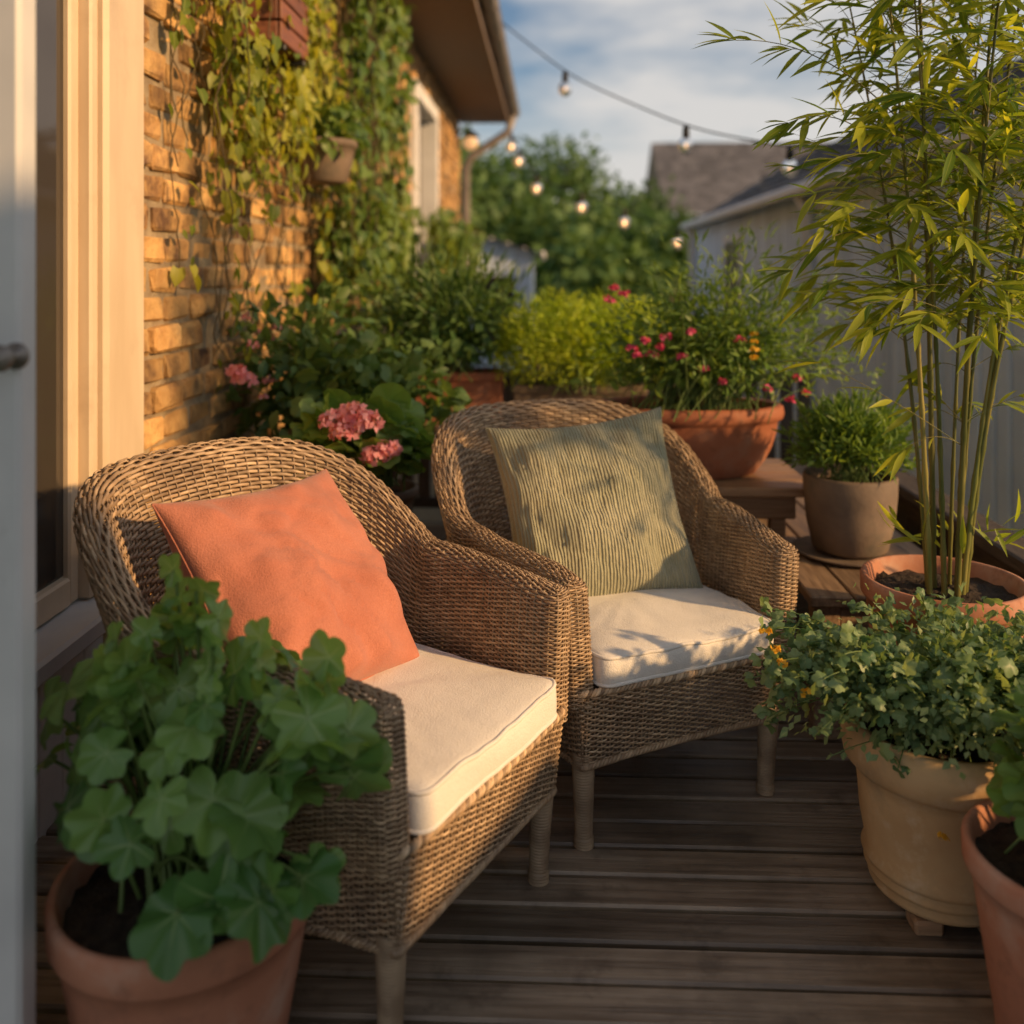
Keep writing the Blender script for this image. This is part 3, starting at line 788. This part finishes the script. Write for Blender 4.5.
pos=[];fw=[];up=[];sz=[];ti=[]
for px in [(-.66,1.40,.72),(-.60,1.38,.745),(-.54,1.42,.79),(-.59,1.46,.81),(-.34,1.42,.69),(-.35,1.40,.65),(-.50,1.38,.72),(-.68,1.42,.68),(-.44,1.41,.72),(-.63,1.37,.70)]:
    p=np.array(px); tube(st,bez(base,(base+p)/2+np.array([0.02,0,.03]),p,9),np.linspace(.0045,.003,9),5,tint=.8,caps=False)
    for k in range(3):
        q=p-np.array([0,0,.035*k])+rng.normal(0,.006,3)
        pos.append(q);fw.append(np.array([rng.normal(0,.5),rng.normal(0,.3),.95-.25*k]));up.append(np.array([rng.normal(0,.8),-1,.2]));sz.append(rng.uniform(.045,.085));ti.append(rng.uniform(.6,1))
place(lf,LOBEB,np.array(pos),np.array(fw),np.array(up),np.array(sz),np.array(ti))
st.build('stem',mStem,e,c); lf.build('foliage',lBig,e,c)

# B geranium
c=(-.54,2.96,.42)
e=potted('potted_geranium','pink geranium in dark clay pot on the plant stool','potted plant',c,.125,.09,.18,mTerraD,.03)
lf=MB();st=MB()
p=dome(lf,ROUND,110,(c[0]-.05,c[1]-.14,.72),(.23,.13,.16),.105,zmin=-.15,pw=3.5,rnd=.45,upn=.8,tint=(.2,1),clump=.2)
stems(st,(c[0],c[1],.6),p,60,.003)
fp=[(-.565,2.70,.868),(-.59,2.68,.815),(-.495,2.68,.748),(-.525,2.68,.845),(-.615,2.69,.845),(-.465,2.69,.765)]
fl=MB(); blossoms(fl,fp,.034,90,.022)
for q in fp: tube(st,bez((c[0],c[1],.62),((c[0]+q[0])/2,(c[1]+q[1])/2,q[2]-.02),q,10),.0022,5,tint=.7,caps=False)
st.build('stem',mStem,e,c);lf.build('foliage',lGer,e,c);fl.build('blossom',lPink,e,c)

# C leafy shrub
c=(-.88,3.48,.39)
e=potted('potted_shrub','bushy green shrub with pale pink buds against brick wall','potted plant',c,.17,.13,.25,mTerraD,.04)
lf=MB();st=MB()
p1_=dome(lf,OVAL,850,(-.86,3.40,.88),(.31,.32,.34),.06,zmin=-.6,clump=.5,seed=3,tint=(.0,.9))
p2_=dome(lf,OVAL,420,(-.60,3.36,.82),(.24,.2,.22),.06,zmin=-.5,clump=.4,seed=5,tint=(.2,1))
p3_=dome(lf,LOBE5,170,(-.64,3.22,.82),(.32,.2,.24),.08,zmin=-.4,clump=.4,seed=6,tint=(.3,1))
stems(st,(c[0],c[1],.6),np.vstack([p1_,p2_]),110,.004)
fl=MB()
q=[(-1.0+rng.normal(0,.07),3.3+rng.normal(0,.1),1.08+rng.normal(0,.10)) for _ in range(12)]
blossoms(fl,q,.015,20,size=.016)
blossoms(fl,[(-1.0,2.98,.955),(-.98,2.99,.93)],.028,75,size=.022)
tube(st,bez((-.95,3.3,.8),(-.98,3.1,.9),(-1.0,2.98,.93),10),.0025,5,tint=.6,caps=False)
st.build('stem',mStem,e,c);lf.build('foliage',lDark,e,c);fl.build('blossom',lPink,e,c)

def boxplanter(e,x0,x1,y0,y1,z0,z1,mat,O):
    mb=MB(); t=.015
    box(mb,x0,x1,y0,y0+t,z0,z1,b=.004,tint=.5);box(mb,x0,x1,y1-t,y1,z0,z1,b=.004,tint=.5)
    box(mb,x0,x0+t,y0+t+.001,y1-t-.001,z0,z1,b=.004,tint=.5);box(mb,x1-t,x1,y0+t+.001,y1-t-.001,z0,z1,b=.004,tint=.5)
    box(mb,x0+t+.001,x1-t-.001,y0+t+.001,y1-t-.001,z0,z0+.02,b=.002,tint=.5)
    box(mb,x0-.006,x1+.006,y0-.008,y0-.001,z1-.035,z1,b=.003,tint=.5)
    mb.build('pot',mat,e,O,smooth=False)
    mb=MB(); box(mb,x0+t+.002,x1-t-.002,y0+t+.002,y1-t-.002,z0+.021,z1-.02,b=.002); mb.build('soil',mSoil,e,O,smooth=False)
# D dark bush
O=(-.45,4.05,.64)
e=thing('planter_box','dark green bush in terracotta trough on the shelf','planter',O)
boxplanter(e,-.66,-.2,3.94,4.16,.64,.85,mTerraR,O)
lf=MB();st=MB(); p=dome(lf,OVAL,1000,(-.48,4.08,1.0),(.40,.24,.25),.055,zmin=-.5,clump=.5,seed=9,tint=(0,.7)); stems(st,(-.45,4.05,.82),p,60,.003,.1)
dome(lf,NEEDLE,500,(-.40,4.0,1.08),(.32,.2,.26),.08,zmin=-.1,seed=10,droop=-.4,tint=(.2,.8))
st.build('stem',mStem,e,O);lf.build('foliage',lDark,e,O)
# E lime bush
O=(.11,4.05,.64)
e=thing('planter_box','bright lime feathery bush in brown clay trough','planter',O)
boxplanter(e,-.15,.40,3.94,4.16,.64,.80,mTerraD,O)
lf=MB();st=MB()
p=dome(lf,NEEDLE,6000,(.03,3.98,.95),(.26,.2,.235),.036,zmin=-.6,clump=.2,seed=12,droop=-.15,rnd=.8,tint=(.2,1))
p2=dome(lf,NEEDLE,6000,(.31,4.0,.95),(.26,.2,.23),.036,zmin=-.6,clump=.2,seed=14,droop=-.15,rnd=.8,tint=(.2,1))
p=np.vstack([p,p2]); stems(st,(.13,4.05,.78),p,130,.002,.12,3)
st.build('stem',mStem,e,O);lf.build('foliage',lLime,e,O)
# F oval planter
c=(.475,3.29,.58)
prof=[(0,0),(.19,0),(.212,.010),(.240,.05),(.262,.10),(.276,.15),(.280,.185),(.285,.192),(.296,.198),(.300,.215),(.297,.238),(.287,.247),(.272,.245),(.262,.22),(.25,.19)]
prof=[(a*1.10,b*.98) for a,b in prof]
e=potted('oval_flower_planter','oval terracotta planter with pink flowers on wooden table','planter',c,.295,.17,.245,mTerraR,sc=(1,.6),profile=prof)
lf=MB();st=MB()
p=dome(lf,OVAL,500,(.50,3.29,.92),(.33,.2,.2),.045,zmin=-.25,clump=.5,seed=20,tint=(.1,1))
p2=dome(lf,SMALL,2600,(.58,3.27,1.0),(.38,.2,.25),.026,zmin=-.3,clump=.7,seed=21,tint=(.2,1))
p3=dome(lf,NEEDLE,1200,(.62,3.22,.99),(.36,.2,.36),.055,zmin=-.3,clump=.7,seed=22,droop=-.1,tint=(.3,1))
stems(st,(.50,3.29,.8),np.vstack([p,p2,p3]),240,.0020,.1)
st.build('stem',mStem,e,c);lf.build('foliage',lHerb,e,c)
fl=MB()
q=[(.27,3.12,1.02),(.31,3.1,1.05),(.38,3.12,1.06),(.34,3.14,1.0),(.25,3.2,1.2),(.22,3.22,1.22),(.43,3.1,1.0),(.80,3.08,.93),(.83,3.1,.88),(.78,3.09,.86),(.2,3.2,1.18),(.62,3.1,1.05),(.29,3.11,1.0),(.36,3.1,1.03),(.5,3.08,.96),(.56,3.07,.92),(.7,3.07,.9),(.46,3.09,1.08)]
blossoms(fl,q,.014,20,size=.016); fl.build('blossom',lMag,e,c)
fl=MB(); q=[(.655,3.06,1.0+k*.025) for k in range(4)]; blossoms(fl,q,.01,12,size=.014); fl.build('blossom',lYel,e,c)
# G small pot on saucer
c=(.925,2.95,.42)
e=potted('potted_herb','green herb in aged clay pot on the bench','potted plant',c,.14,.105,.235,mTerraD,.0,profile=[(0,0),(.1,0),(.112,.01),(.13,.09),(.138,.17),(.14,.225),(.135,.235),(.128,.23),(.122,.19)])
lf=MB();st=MB(); p=dome(lf,NEEDLE,1900,(c[0],c[1],.73),(.17,.15,.15),.05,zmin=-.3,droop=-.5,seed=31); dome(lf,SMALL,800,(c[0],c[1],.72),(.17,.14,.13),.026,zmin=-.3,seed=32)
stems(st,(c[0],c[1],.62),p,90,.0018)
st.build('stem',mStem,e,c);lf.build('foliage',lHerb,e,c)
mb=MB(); lathe(mb,[(0,.0),(.13,0),(.165,.008),(.17,.014),(.163,.0145),(.13,.008),(0,.007)],(0,0,0)); o=mb.build('plant_saucer',mTerraD); o.location=(c[0],c[1],.406); top(o,'brown clay saucer under the herb pot','saucer')
# H bamboo
c=(.955,2.33,0)
e=potted('potted_bamboo','tall golden bamboo in terracotta pot','potted plant',c,.19,.13,.535,mTerra,.05)
cu=MB();lf=MB();br=MB()
culms=[(-.04,-.02,-.13,.02,2.3),(-.015,.02,-.06,.0,2.6),(.025,-.02,.10,-.05,2.3),(.04,.02,.24,.02,2.4),(-.025,.03,-.20,.1,2.15),(.015,-.04,.03,-.2,2.1),(.045,-.01,.28,-.08,1.95),(-.01,-.03,-.12,-.12,1.95),(.03,.04,.18,.16,2.3),(.035,-.02,.36,.0,2.2)]
LP=[];LF=[];LU=[];LS=[];LTt=[]
for (bx,by,tx,ty,h) in culms:
    b=np.array([c[0]+bx,c[1]+by,.48]); t=np.array([c[0]+bx+tx,c[1]+by+ty,h])
    m=(b+t)/2-np.array([tx*.3,ty*.3,0])
    P=bez(b,m,t,60)
    rad=np.linspace(.0072,.002,60)*rng.uniform(.75,1.15)
    k=np.arange(60); rad=rad*np.where(k%5==0,1.3,1)
    tube(cu,P,rad,8,tint=rng.random(),caps=False)
    for i in range(14,60,2):
        if P[i][2]<1.10 and rng.random()<.82: continue
        for _ in range(3):
            if rng.random()<.14: continue
            a=rng.uniform(0,2*math.pi); L=rng.uniform(.10,.34)*(1.1-.4*(i/60))
            d=np.array([math.cos(a),math.sin(a),.7])
            q=P[i]; m2=q+d*L*.5; en=q+np.array([d[0]*L,d[1]*L*.8,L*rng.uniform(-.05,.65)])
            Bp=bez(q,m2,en,9); tube(br,Bp,np.linspace(.0012,.0005,9),4,tint=.6,caps=False)
            for s in (4,5,6,7,8):
                if s<8 and rng.random()<.32: continue
                for w in range(1 if s<8 else 3):
                    dirn=nrm(Bp[min(s+1,8)]-Bp[s-1]+1e-6); sd=np.array([-dirn[1],dirn[0],0])*rng.choice([-1,1])
                    LP.append(Bp[s]);LF.append(dirn*1.0+sd*rng.uniform(.2,1.0)+np.array([0,0,-rng.uniform(-.15,.6)])+rng.normal(0,.2,3));LU.append(np.array([rng.normal(0,.5),-.5+rng.normal(0,.5),1]));LS.append(rng.uniform(.055,.128));LTt.append(rng.uniform(0,1))
for (q,en) in [((.82,2.28,1.65),(.42,2.15,1.80)),((.82,2.3,1.55),(.55,2.2,1.62)),((.80,2.3,1.35),(.56,2.2,1.28)),((.85,2.3,1.8),(.62,2.2,2.0))]:
    q=np.array(q);en=np.array(en);Bp=bez(q,(q+en)/2+np.array([0,0,.1]),en,12); tube(br,Bp,np.linspace(.002,.0008,12),4,caps=False)
    for s in range(3,12):
        for w in range(1 if s<11 else 5):
            LP.append(Bp[s]);LF.append(nrm(en-q)*.9+rng.normal(0,.5,3)+np.array([0,0,-.1]));LU.append(np.array([rng.normal(0,.4),-.4,1]));LS.append(rng.uniform(.07,.12));LTt.append(rng.uniform(0,.6))
place(lf,LANCE,np.array(LP),np.array(LF),np.array(LU),np.array(LS),np.array(LTt))
dome(lf,LANCE,26,(c[0]+.04,c[1],.60),(.16,.14,.14),.08,zmin=0,droop=-.3,seed=77)
cu.build('culm',mCulm,e,c);br.build('branch',mCulm,e,c);lf.build('foliage',lBam,e,c)
# I ground cover
c=(.79,1.95,.03)
prof=[(0,0),(.122,0),(.131,.006),(.136,.016),(.129,.024),(.138,.031),(.144,.041),(.135,.049),(.144,.056),(.149,.066),(.140,.075),(.152,.14),(.158,.215),(.160,.240),(.172,.245),(.184,.258),(.189,.283),(.189,.312),(.182,.328),(.170,.334),(.158,.332),(.152,.32),(.15,.28)]
e=potted('potted_ground_cover','spilling small-leaf plant in pale terracotta pot on feet','potted plant',c,.175,.12,.33,mTerraL,profile=prof)
for a in(-2.2,-.9,.6,2.4):
    mb=MB(); box(mb,c[0]+.105*math.cos(a)-.028,c[0]+.105*math.cos(a)+.028,c[1]+.105*math.sin(a)-.028,c[1]+.105*math.sin(a)+.028,0.0,.029,b=.006); mb.build('pot_foot',mWood,e,c,smooth=False)
lf=MB();st=MB()
p=dome(lf,LOBE5,800,(.83,1.93,.42),(.26,.21,.15),.034,zmin=-.25,clump=.5,seed=41,rnd=.6,tint=(.2,1))
p2=dome(lf,SMALL,3300,(.83,1.92,.43),(.29,.23,.155),.02,zmin=-.35,clump=.65,seed=42,rnd=.8,tint=(.0,1))
p4=dome(lf,SMALL,700,(1.05,1.95,.45),(.18,.2,.13),.024,zmin=-.5,clump=.5,seed=44)
p3=[]
for k in range(64):
    left=k<=26
    a=rng.uniform(0,2*math.pi) if not left else rng.uniform(2.6,3.9)
    L=rng.uniform(.22,.36); s0=np.array([c[0],c[1],.38]); en=s0+np.array([math.cos(a)*L*1.08,math.sin(a)*L*.7,rng.uniform(.03,.19) if left else rng.uniform(-.06,.18)])
    Bp=bez(s0,(s0+en)/2+np.array([0,0,.10]),en,14); tube(st,Bp,.0013,4,caps=False)
    for s in range(6,14):
        for w in range(2): p3.append(Bp[s]+rng.normal(0,.008,3))
p3=np.array(p3); n=len(p3); place(lf,LOBE5,p3,rng.normal(size=(n,3)),rng.normal(size=(n,3))*.5+np.array([0,-.3,1]),rng.uniform(.018,.036,n),rng.random(n))
stems(st,(c[0],c[1],.33),np.vstack([p,p2]),130,.0018)
st.build('stem',mStem,e,c);lf.build('foliage',lCover,e,c)
fl=MB(); blossoms(fl,[(.44,1.86,.54),(.455,1.87,.51),(.50,1.85,.46),(.43,1.9,.56),(.72,1.76,.24)],.009,12,size=.012); fl.build('blossom',lYel,e,c)
# J front pot
c=(.865,1.575,0)
e=potted('potted_leafy_plant','small lobed-leaf plant in plain terracotta pot','potted plant',c,.175,.12,.33,mTerra,.045)
lf=MB();st=MB()
p=dome(lf,LOBE,64,(.88,1.55,.42),(.15,.14,.17),.08,zmin=-.1,pw=3,rnd=.4,upn=.9,seed=51); p2=dome(lf,OVAL,160,(.92,1.58,.46),(.14,.14,.17),.055,zmin=-.2,seed=52)
stems(st,(c[0],c[1],.29),np.vstack([p,p2]),60,.003)
st.build('stem',mStem,e,c);lf.build('foliage',lGer,e,c)

# ------------------------------------------------------------------ wall vines and hanging planters
def vine(label,y0,y1,n,ztop,zbot,mat,xo,size,seed,dens=.62,k3=3):
    O=(WX,(y0+y1)/2,zbot[0])
    e=thing('climbing_vine',label,'vine',O); st=MB();lf=MB()
    P=[]
    for i in range(n):
        y=rng.uniform(y0,y1); z=ztop; x=WX+.02+rng.uniform(0,xo)
        end=rng.uniform(*zbot); pts=[(x,y,z)]
        dy=rng.normal(0,.01)
        while z>end:
            z-=.04; dy=dy*.8+rng.normal(0,.012); y=max(y+dy,y0-.08); x+=rng.normal(0,.008); x=min(max(x,WX+.015),WX+xo+.05)
            pts.append((x,y,z))
            gap=noise.noise(Vector((y*1.8+seed,z*1.8,seed)))
            for _ in range(k3):
                if rng.random()<dens+gap*1.3: P.append((x+rng.uniform(0,.06),y+rng.normal(0,.035),z+rng.normal(0,.02)))
        tube(st,pts,.0022,4,tint=rng.random(),caps=False)
    P=np.array(P); k=len(P)
    f=np.stack([rng.uniform(-.1,.7,k),rng.normal(0,.5,k),-1+rng.normal(0,.5,k)],1)
    u=np.stack([1+rng.normal(0,.4,k),rng.normal(-.1,.6,k),.5+rng.normal(0,.5,k)],1)
    t=np.clip(.5+.8*vnoise(P,3,seed)+rng.normal(0,.25,k),0,1)
    place(lf,HEART,P,f,u,size*(.5+.8*rng.random(k)),t)
    st.build('stem',mVineStem,e,O); lf.build('foliage',mat,e,O)
vine('golden-lit climbing vine trailing down the brick wall',3.05,3.95,28,3.15,(.95,1.9),lVine,.14,.052,1.3,.42)
vine('sparse trailing vine strands on the sunlit brick',2.86,3.25,10,3.15,(1.0,2.2),lVine,.13,.045,6.7,.42,2)
vine('dense dark green climbing vine beside far window',4.4,5.9,60,3.15,(.9,1.7),lVineD,.24,.06,7.1,.45)
vine('climbing vine low on the brick wall near the house corner',6.2,11.0,40,1.75,(.2,.9),lVineD,.35,.085,9.9)
O=(-1.03,3.42,2.08); e=thing('wall_planter','red-brown slatted wooden planter fixed high on brick','planter',O)
mb=MB()
for k in range(3):
    z0=2.08+k*.075
    box(mb,-.945,-.93,3.24,3.60,z0,z0+.068,b=.004); box(mb,-1.125,-1.11,3.24,3.60,z0,z0+.068,b=.004)
    box(mb,-1.109,-.946,3.24,3.255,z0,z0+.068,b=.004); box(mb,-1.109,-.946,3.585,3.60,z0,z0+.068,b=.004)
box(mb,-1.109,-.946,3.256,3.584,2.085,2.10)
mb.build('pot',mRedBox,e,O,smooth=False)
mb=MB(); box(mb,-1.108,-.947,3.257,3.583,2.101,2.28); mb.build('soil',mSoil,e,O,smooth=False)
for Y in(3.28,3.54): mb=MB(); box(mb,-1.15,-.93,Y,Y+.02,2.055,2.078); mb.build('bracket',mBlack,e,O,smooth=False)
lf=MB(); dome(lf,HEART,260,(-1.04,3.44,2.34),(.12,.22,.14),.05,zmin=-.3,droop=.6,seed=3.3); lf.build('foliage',lVine,e,O)
def hang(label,y,z,r,x=WX+.16):
    O=(x,y,z)
    e=thing('hanging_pot',label,'hanging pot',O)
    mb=MB(); lathe(mb,[(0,0),(r*.62,0),(r*.72,.01),(r*.9,.10),(r*.97,.155),(r*1.03,.157),(r*1.04,.185),(r*.98,.187),(r*.92,.17)],O,seg=36); mb.build('pot',mTerraD,e,O)
    mb=MB(); rr=np.linspace(.001,r*.92,6); lathe(mb,[(q,.165) for q in rr],O,seg=20); mb.build('soil',mSoil,e,O)
    mb=MB(); tube(mb,[(WX+.0,y,z+.33),(x,y,z+.35),(x,y,z+.31)],.006,6)
    for a in(.3,2.4,4.5): tube(mb,[(x,y,z+.34),(x+r*math.cos(a),y+r*math.sin(a),z+.18)],.002,4)
    mb.build('bracket',mBlack,e,O)
    lf=MB(); dome(lf,HEART,240,(x,y,z+.2),(r*1.3,r*1.5,.16),.05,zmin=-.5,droop=.7,seed=y)
    lf.build('foliage',lVineD,e,O)
hang('dark clay hanging pot with trailing leaves lower on brick',4.1,1.66,.14)

# ------------------------------------------------------------------ string lights
def string(label,ctrl,bulbs,lit,r,grp='string lights over the deck'):
    C=np.array(ctrl,float)
    n=60; t=np.linspace(0,len(C)-1,n); P=np.stack([np.interp(t,np.arange(len(C)),C[:,k]) for k in range(3)],1)
    for _ in range(14): P[1:-1]=(P[:-2]+P[2:]+P[1:-1])/3
    O=tuple(P[0]); e=thing('string_lights',label,'string lights',O,group=grp)
    mb=MB(); tube(mb,P,.006,5); mb.build('cable',mBlack,e,O)
    for (b,isl) in zip(bulbs,lit):
        i=np.argmin(abs(P[:,0]-b)); p=P[i]
        g=MB(); pr=[(.014,-.072)]+[(r*math.sin(a),-.082-r+1.2*r*math.cos(a)) for a in np.linspace(.45,math.pi-.01,14)]
        lathe(g,pr,p,seg=20); go=g.build('bulb',mBulbWarm if isl else mBulbGlass,e,O)
        s=MB(); lathe(s,[(0,0),(.012,0),(.02,-.015),(.024,-.07),(.018,-.078),(0,-.078)],p,seg=14); s.build('socket',mBlack,go,O)
        f=MB(); q=.36*r if isl else .26*r; lathe(f,[(q*math.sin(a),-.085-r+1.5*q*math.cos(a)) for a in np.linspace(.01,math.pi-.01,8)],p,seg=10); f.build('filament',mFil if isl else mFilDim,go,O)
string('black cable string lights with clear bulbs from eaves across deck',[(-.38,7.5,3.25),(.17,6.8,2.66),(.9,6.0,2.17),(1.5,5.5,1.97),(1.96,5.3,2.0)],[.10,.88,1.42],[0,0,0],.048)
string('string lights with glowing warm bulbs in front of trees',[(-.5,10.5,2.95),(-.14,9,2.14),(.29,9,2.02),(.72,9,1.87),(1.2,9,1.63),(1.95,9.5,1.85)],[-.42,-.33,-.12,.29,.72,1.2],[1,1,1,1,1,1],.052)
O=(-.95,11.3,2.85); e=thing('wall_lantern','warm glowing lantern at the house corner','lamp',O)
mb=MB(); box(mb,-1.15,-1.13,11.25,11.35,2.75,2.95); tube(mb,[(-1.13,11.3,2.9),(-1.0,11.3,3.0),(-.95,11.3,2.96)],.012,6); lathe(mb,[(0,.12),(.03,.11),(.11,.04),(.11,.035)],O,seg=20); mb.build('bracket',mBlack,e,O)
mb=MB(); lathe(mb,[(.03,.035)]+[(.085*math.sin(a),-.04+.085*math.cos(a)) for a in np.linspace(.5,3.13,12)],O,seg=20); mb.build('bulb',mBulbLit,e,O)

# ------------------------------------------------------------------ trees
def tree(x,y,h,r,seed,n=3200,leaf=.34,gz=-2.7):
    O=(x,y,gz); e=thing('broadleaf_tree','leafy green tree behind the gardens','tree',O,group='trees behind the houses')
    tr=MB(); zt=gz+h
    P=bez((x,y,gz),(x+.2,y,gz+h*.4),(x+rng.normal(0,.3),y,gz+h*.75),12); tube(tr,P,np.linspace(.28,.08,12),9)
    lf=MB()
    for k in range(16):
        d=rdir(1,-.35)[0]; cc=np.array([x,y,zt-r*1.0])+d*np.array([r*.72,r*.72,r*.78])
        q=P[rng.integers(5,12)]; tube(tr,bez(q,(q+cc)/2+np.array([0,0,.3]),cc,7),np.linspace(.08,.02,7),5)
        dome(lf,SMALL,n//16,cc,(r*.45,r*.45,r*.38),leaf,zmin=-.9,clump=.5,seed=seed+k,droop=.2,tint=(0,.6) if k%3 else (.4,1))
    tr.build('trunk',mBark,e,O); lf.build('crown',lTree,e,O)
for i,(x,y,h,r) in enumerate([(-2.2,27,7.6,2.5),(.4,25,6.0,2.3),(2.7,30,6.3,2.4),(-.6,33,8.6,3.0),(-4.5,24,8.5,2.6),(1.2,20,4.6,1.6),(2.6,22,5.0,1.7)]):
    tree(x,y,h,r,i*31)
mb=MB()
for k in range(26):
    x=-22+k*2.3; dome(mb,SMALL,380,(x,50+rng.normal(0,2),.6+rng.normal(0,.8)),(2.6,2,3.0),.6,zmin=-.8,clump=.5,seed=k,tint=(0,.5))
    dome(mb,SMALL,130,(x,50,-1.8),(2.6,2,1.6),.6,zmin=-.8,seed=k,tint=(0,.3))
o=mb.build('distant_wood',lTree); o['kind']='stuff'; top(o,'dark green wood closing off the gardens','wood')
mb=MB()
for k in range(14):
    dome(mb,SMALL,300,(-1.0+k*.55,15.5+rng.normal(0,.5),-.5+rng.normal(0,.3)),(.7,.6,1.5),.16,zmin=-.9,clump=.4,seed=k+60,tint=(0,.7))
o=mb.build('garden_hedge',lTree); o['kind']='stuff'; top(o,'dense green garden hedge behind the deck','hedge')

# ------------------------------------------------------------------ world, sun, camera
sc=bpy.context.scene
W=bpy.data.worlds.new('World'); sc.world=W; W.use_nodes=True; nt=W.node_tree
bg=nt.nodes['Background']
EL=R(20); AZ=(.93,-.37)
sky=nt.nodes.new('ShaderNodeTexSky'); sky.sky_type='NISHITA'; sky.sun_disc=False; sky.sun_elevation=EL; sky.sun_rotation=math.atan2(AZ[0],AZ[1])
sky.air_density=1.0; sky.dust_density=1.2; sky.ozone_density=2.0
tc=nt.nodes.new('ShaderNodeTexCoord'); mp=nt.nodes.new('ShaderNodeMapping'); mp.inputs['Scale'].default_value=(1,1,3.6); mp.inputs['Location'].default_value=(.3,.1,.25)
nt.links.new(tc.outputs['Generated'],mp.inputs[0])
nz=noisen(nt,mp.outputs[0],2.6,5,.55)
sx=nt.nodes.new('ShaderNodeSeparateXYZ'); nt.links.new(tc.outputs['Generated'],sx.inputs[0])
haze=mrange(nt,sx.outputs[2],.05,.26,.26,0)
ad=nt.nodes.new('ShaderNodeMath'); ad.operation='ADD'; nt.links.new(nz,ad.inputs[0]); nt.links.new(haze,ad.inputs[1])
cf=mrange(nt,ad.outputs[0],.43,.64,0,.9)
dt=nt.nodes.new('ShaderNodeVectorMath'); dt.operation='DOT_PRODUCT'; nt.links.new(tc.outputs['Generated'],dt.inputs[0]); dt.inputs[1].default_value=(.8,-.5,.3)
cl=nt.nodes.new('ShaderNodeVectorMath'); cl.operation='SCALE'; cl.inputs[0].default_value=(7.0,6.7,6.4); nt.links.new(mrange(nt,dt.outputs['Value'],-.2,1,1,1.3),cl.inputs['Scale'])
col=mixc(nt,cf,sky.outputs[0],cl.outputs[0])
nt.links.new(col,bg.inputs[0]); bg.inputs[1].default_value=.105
L=bpy.data.lights.new('sun','SUN'); L.energy=5.0; L.angle=R(2.2); L.color=(1,.60,.26)
lo=bpy.data.objects.new('sun',L); COL.objects.link(lo)
dv=Vector((-AZ[0]*math.cos(EL),-AZ[1]*math.cos(EL),-math.sin(EL))); lo.rotation_euler=dv.to_track_quat('-Z','Y').to_euler()
cd=bpy.data.cameras.new('camera'); cam=bpy.data.objects.new('camera',cd); COL.objects.link(cam); sc.camera=cam
cam.location=(0,0,1.28); cam.rotation_euler=(R(90),0,R(2.3))
cd.sensor_width=36; cd.lens=33.15; cd.shift_y=-.236; cd.clip_end=1500; cd.clip_start=.05
cd.dof.use_dof=True; cd.dof.focus_distance=2.05; cd.dof.aperture_fstop=1.6
sc.view_settings.view_transform='Standard'; sc.view_settings.look='None'; sc.view_settings.exposure=0
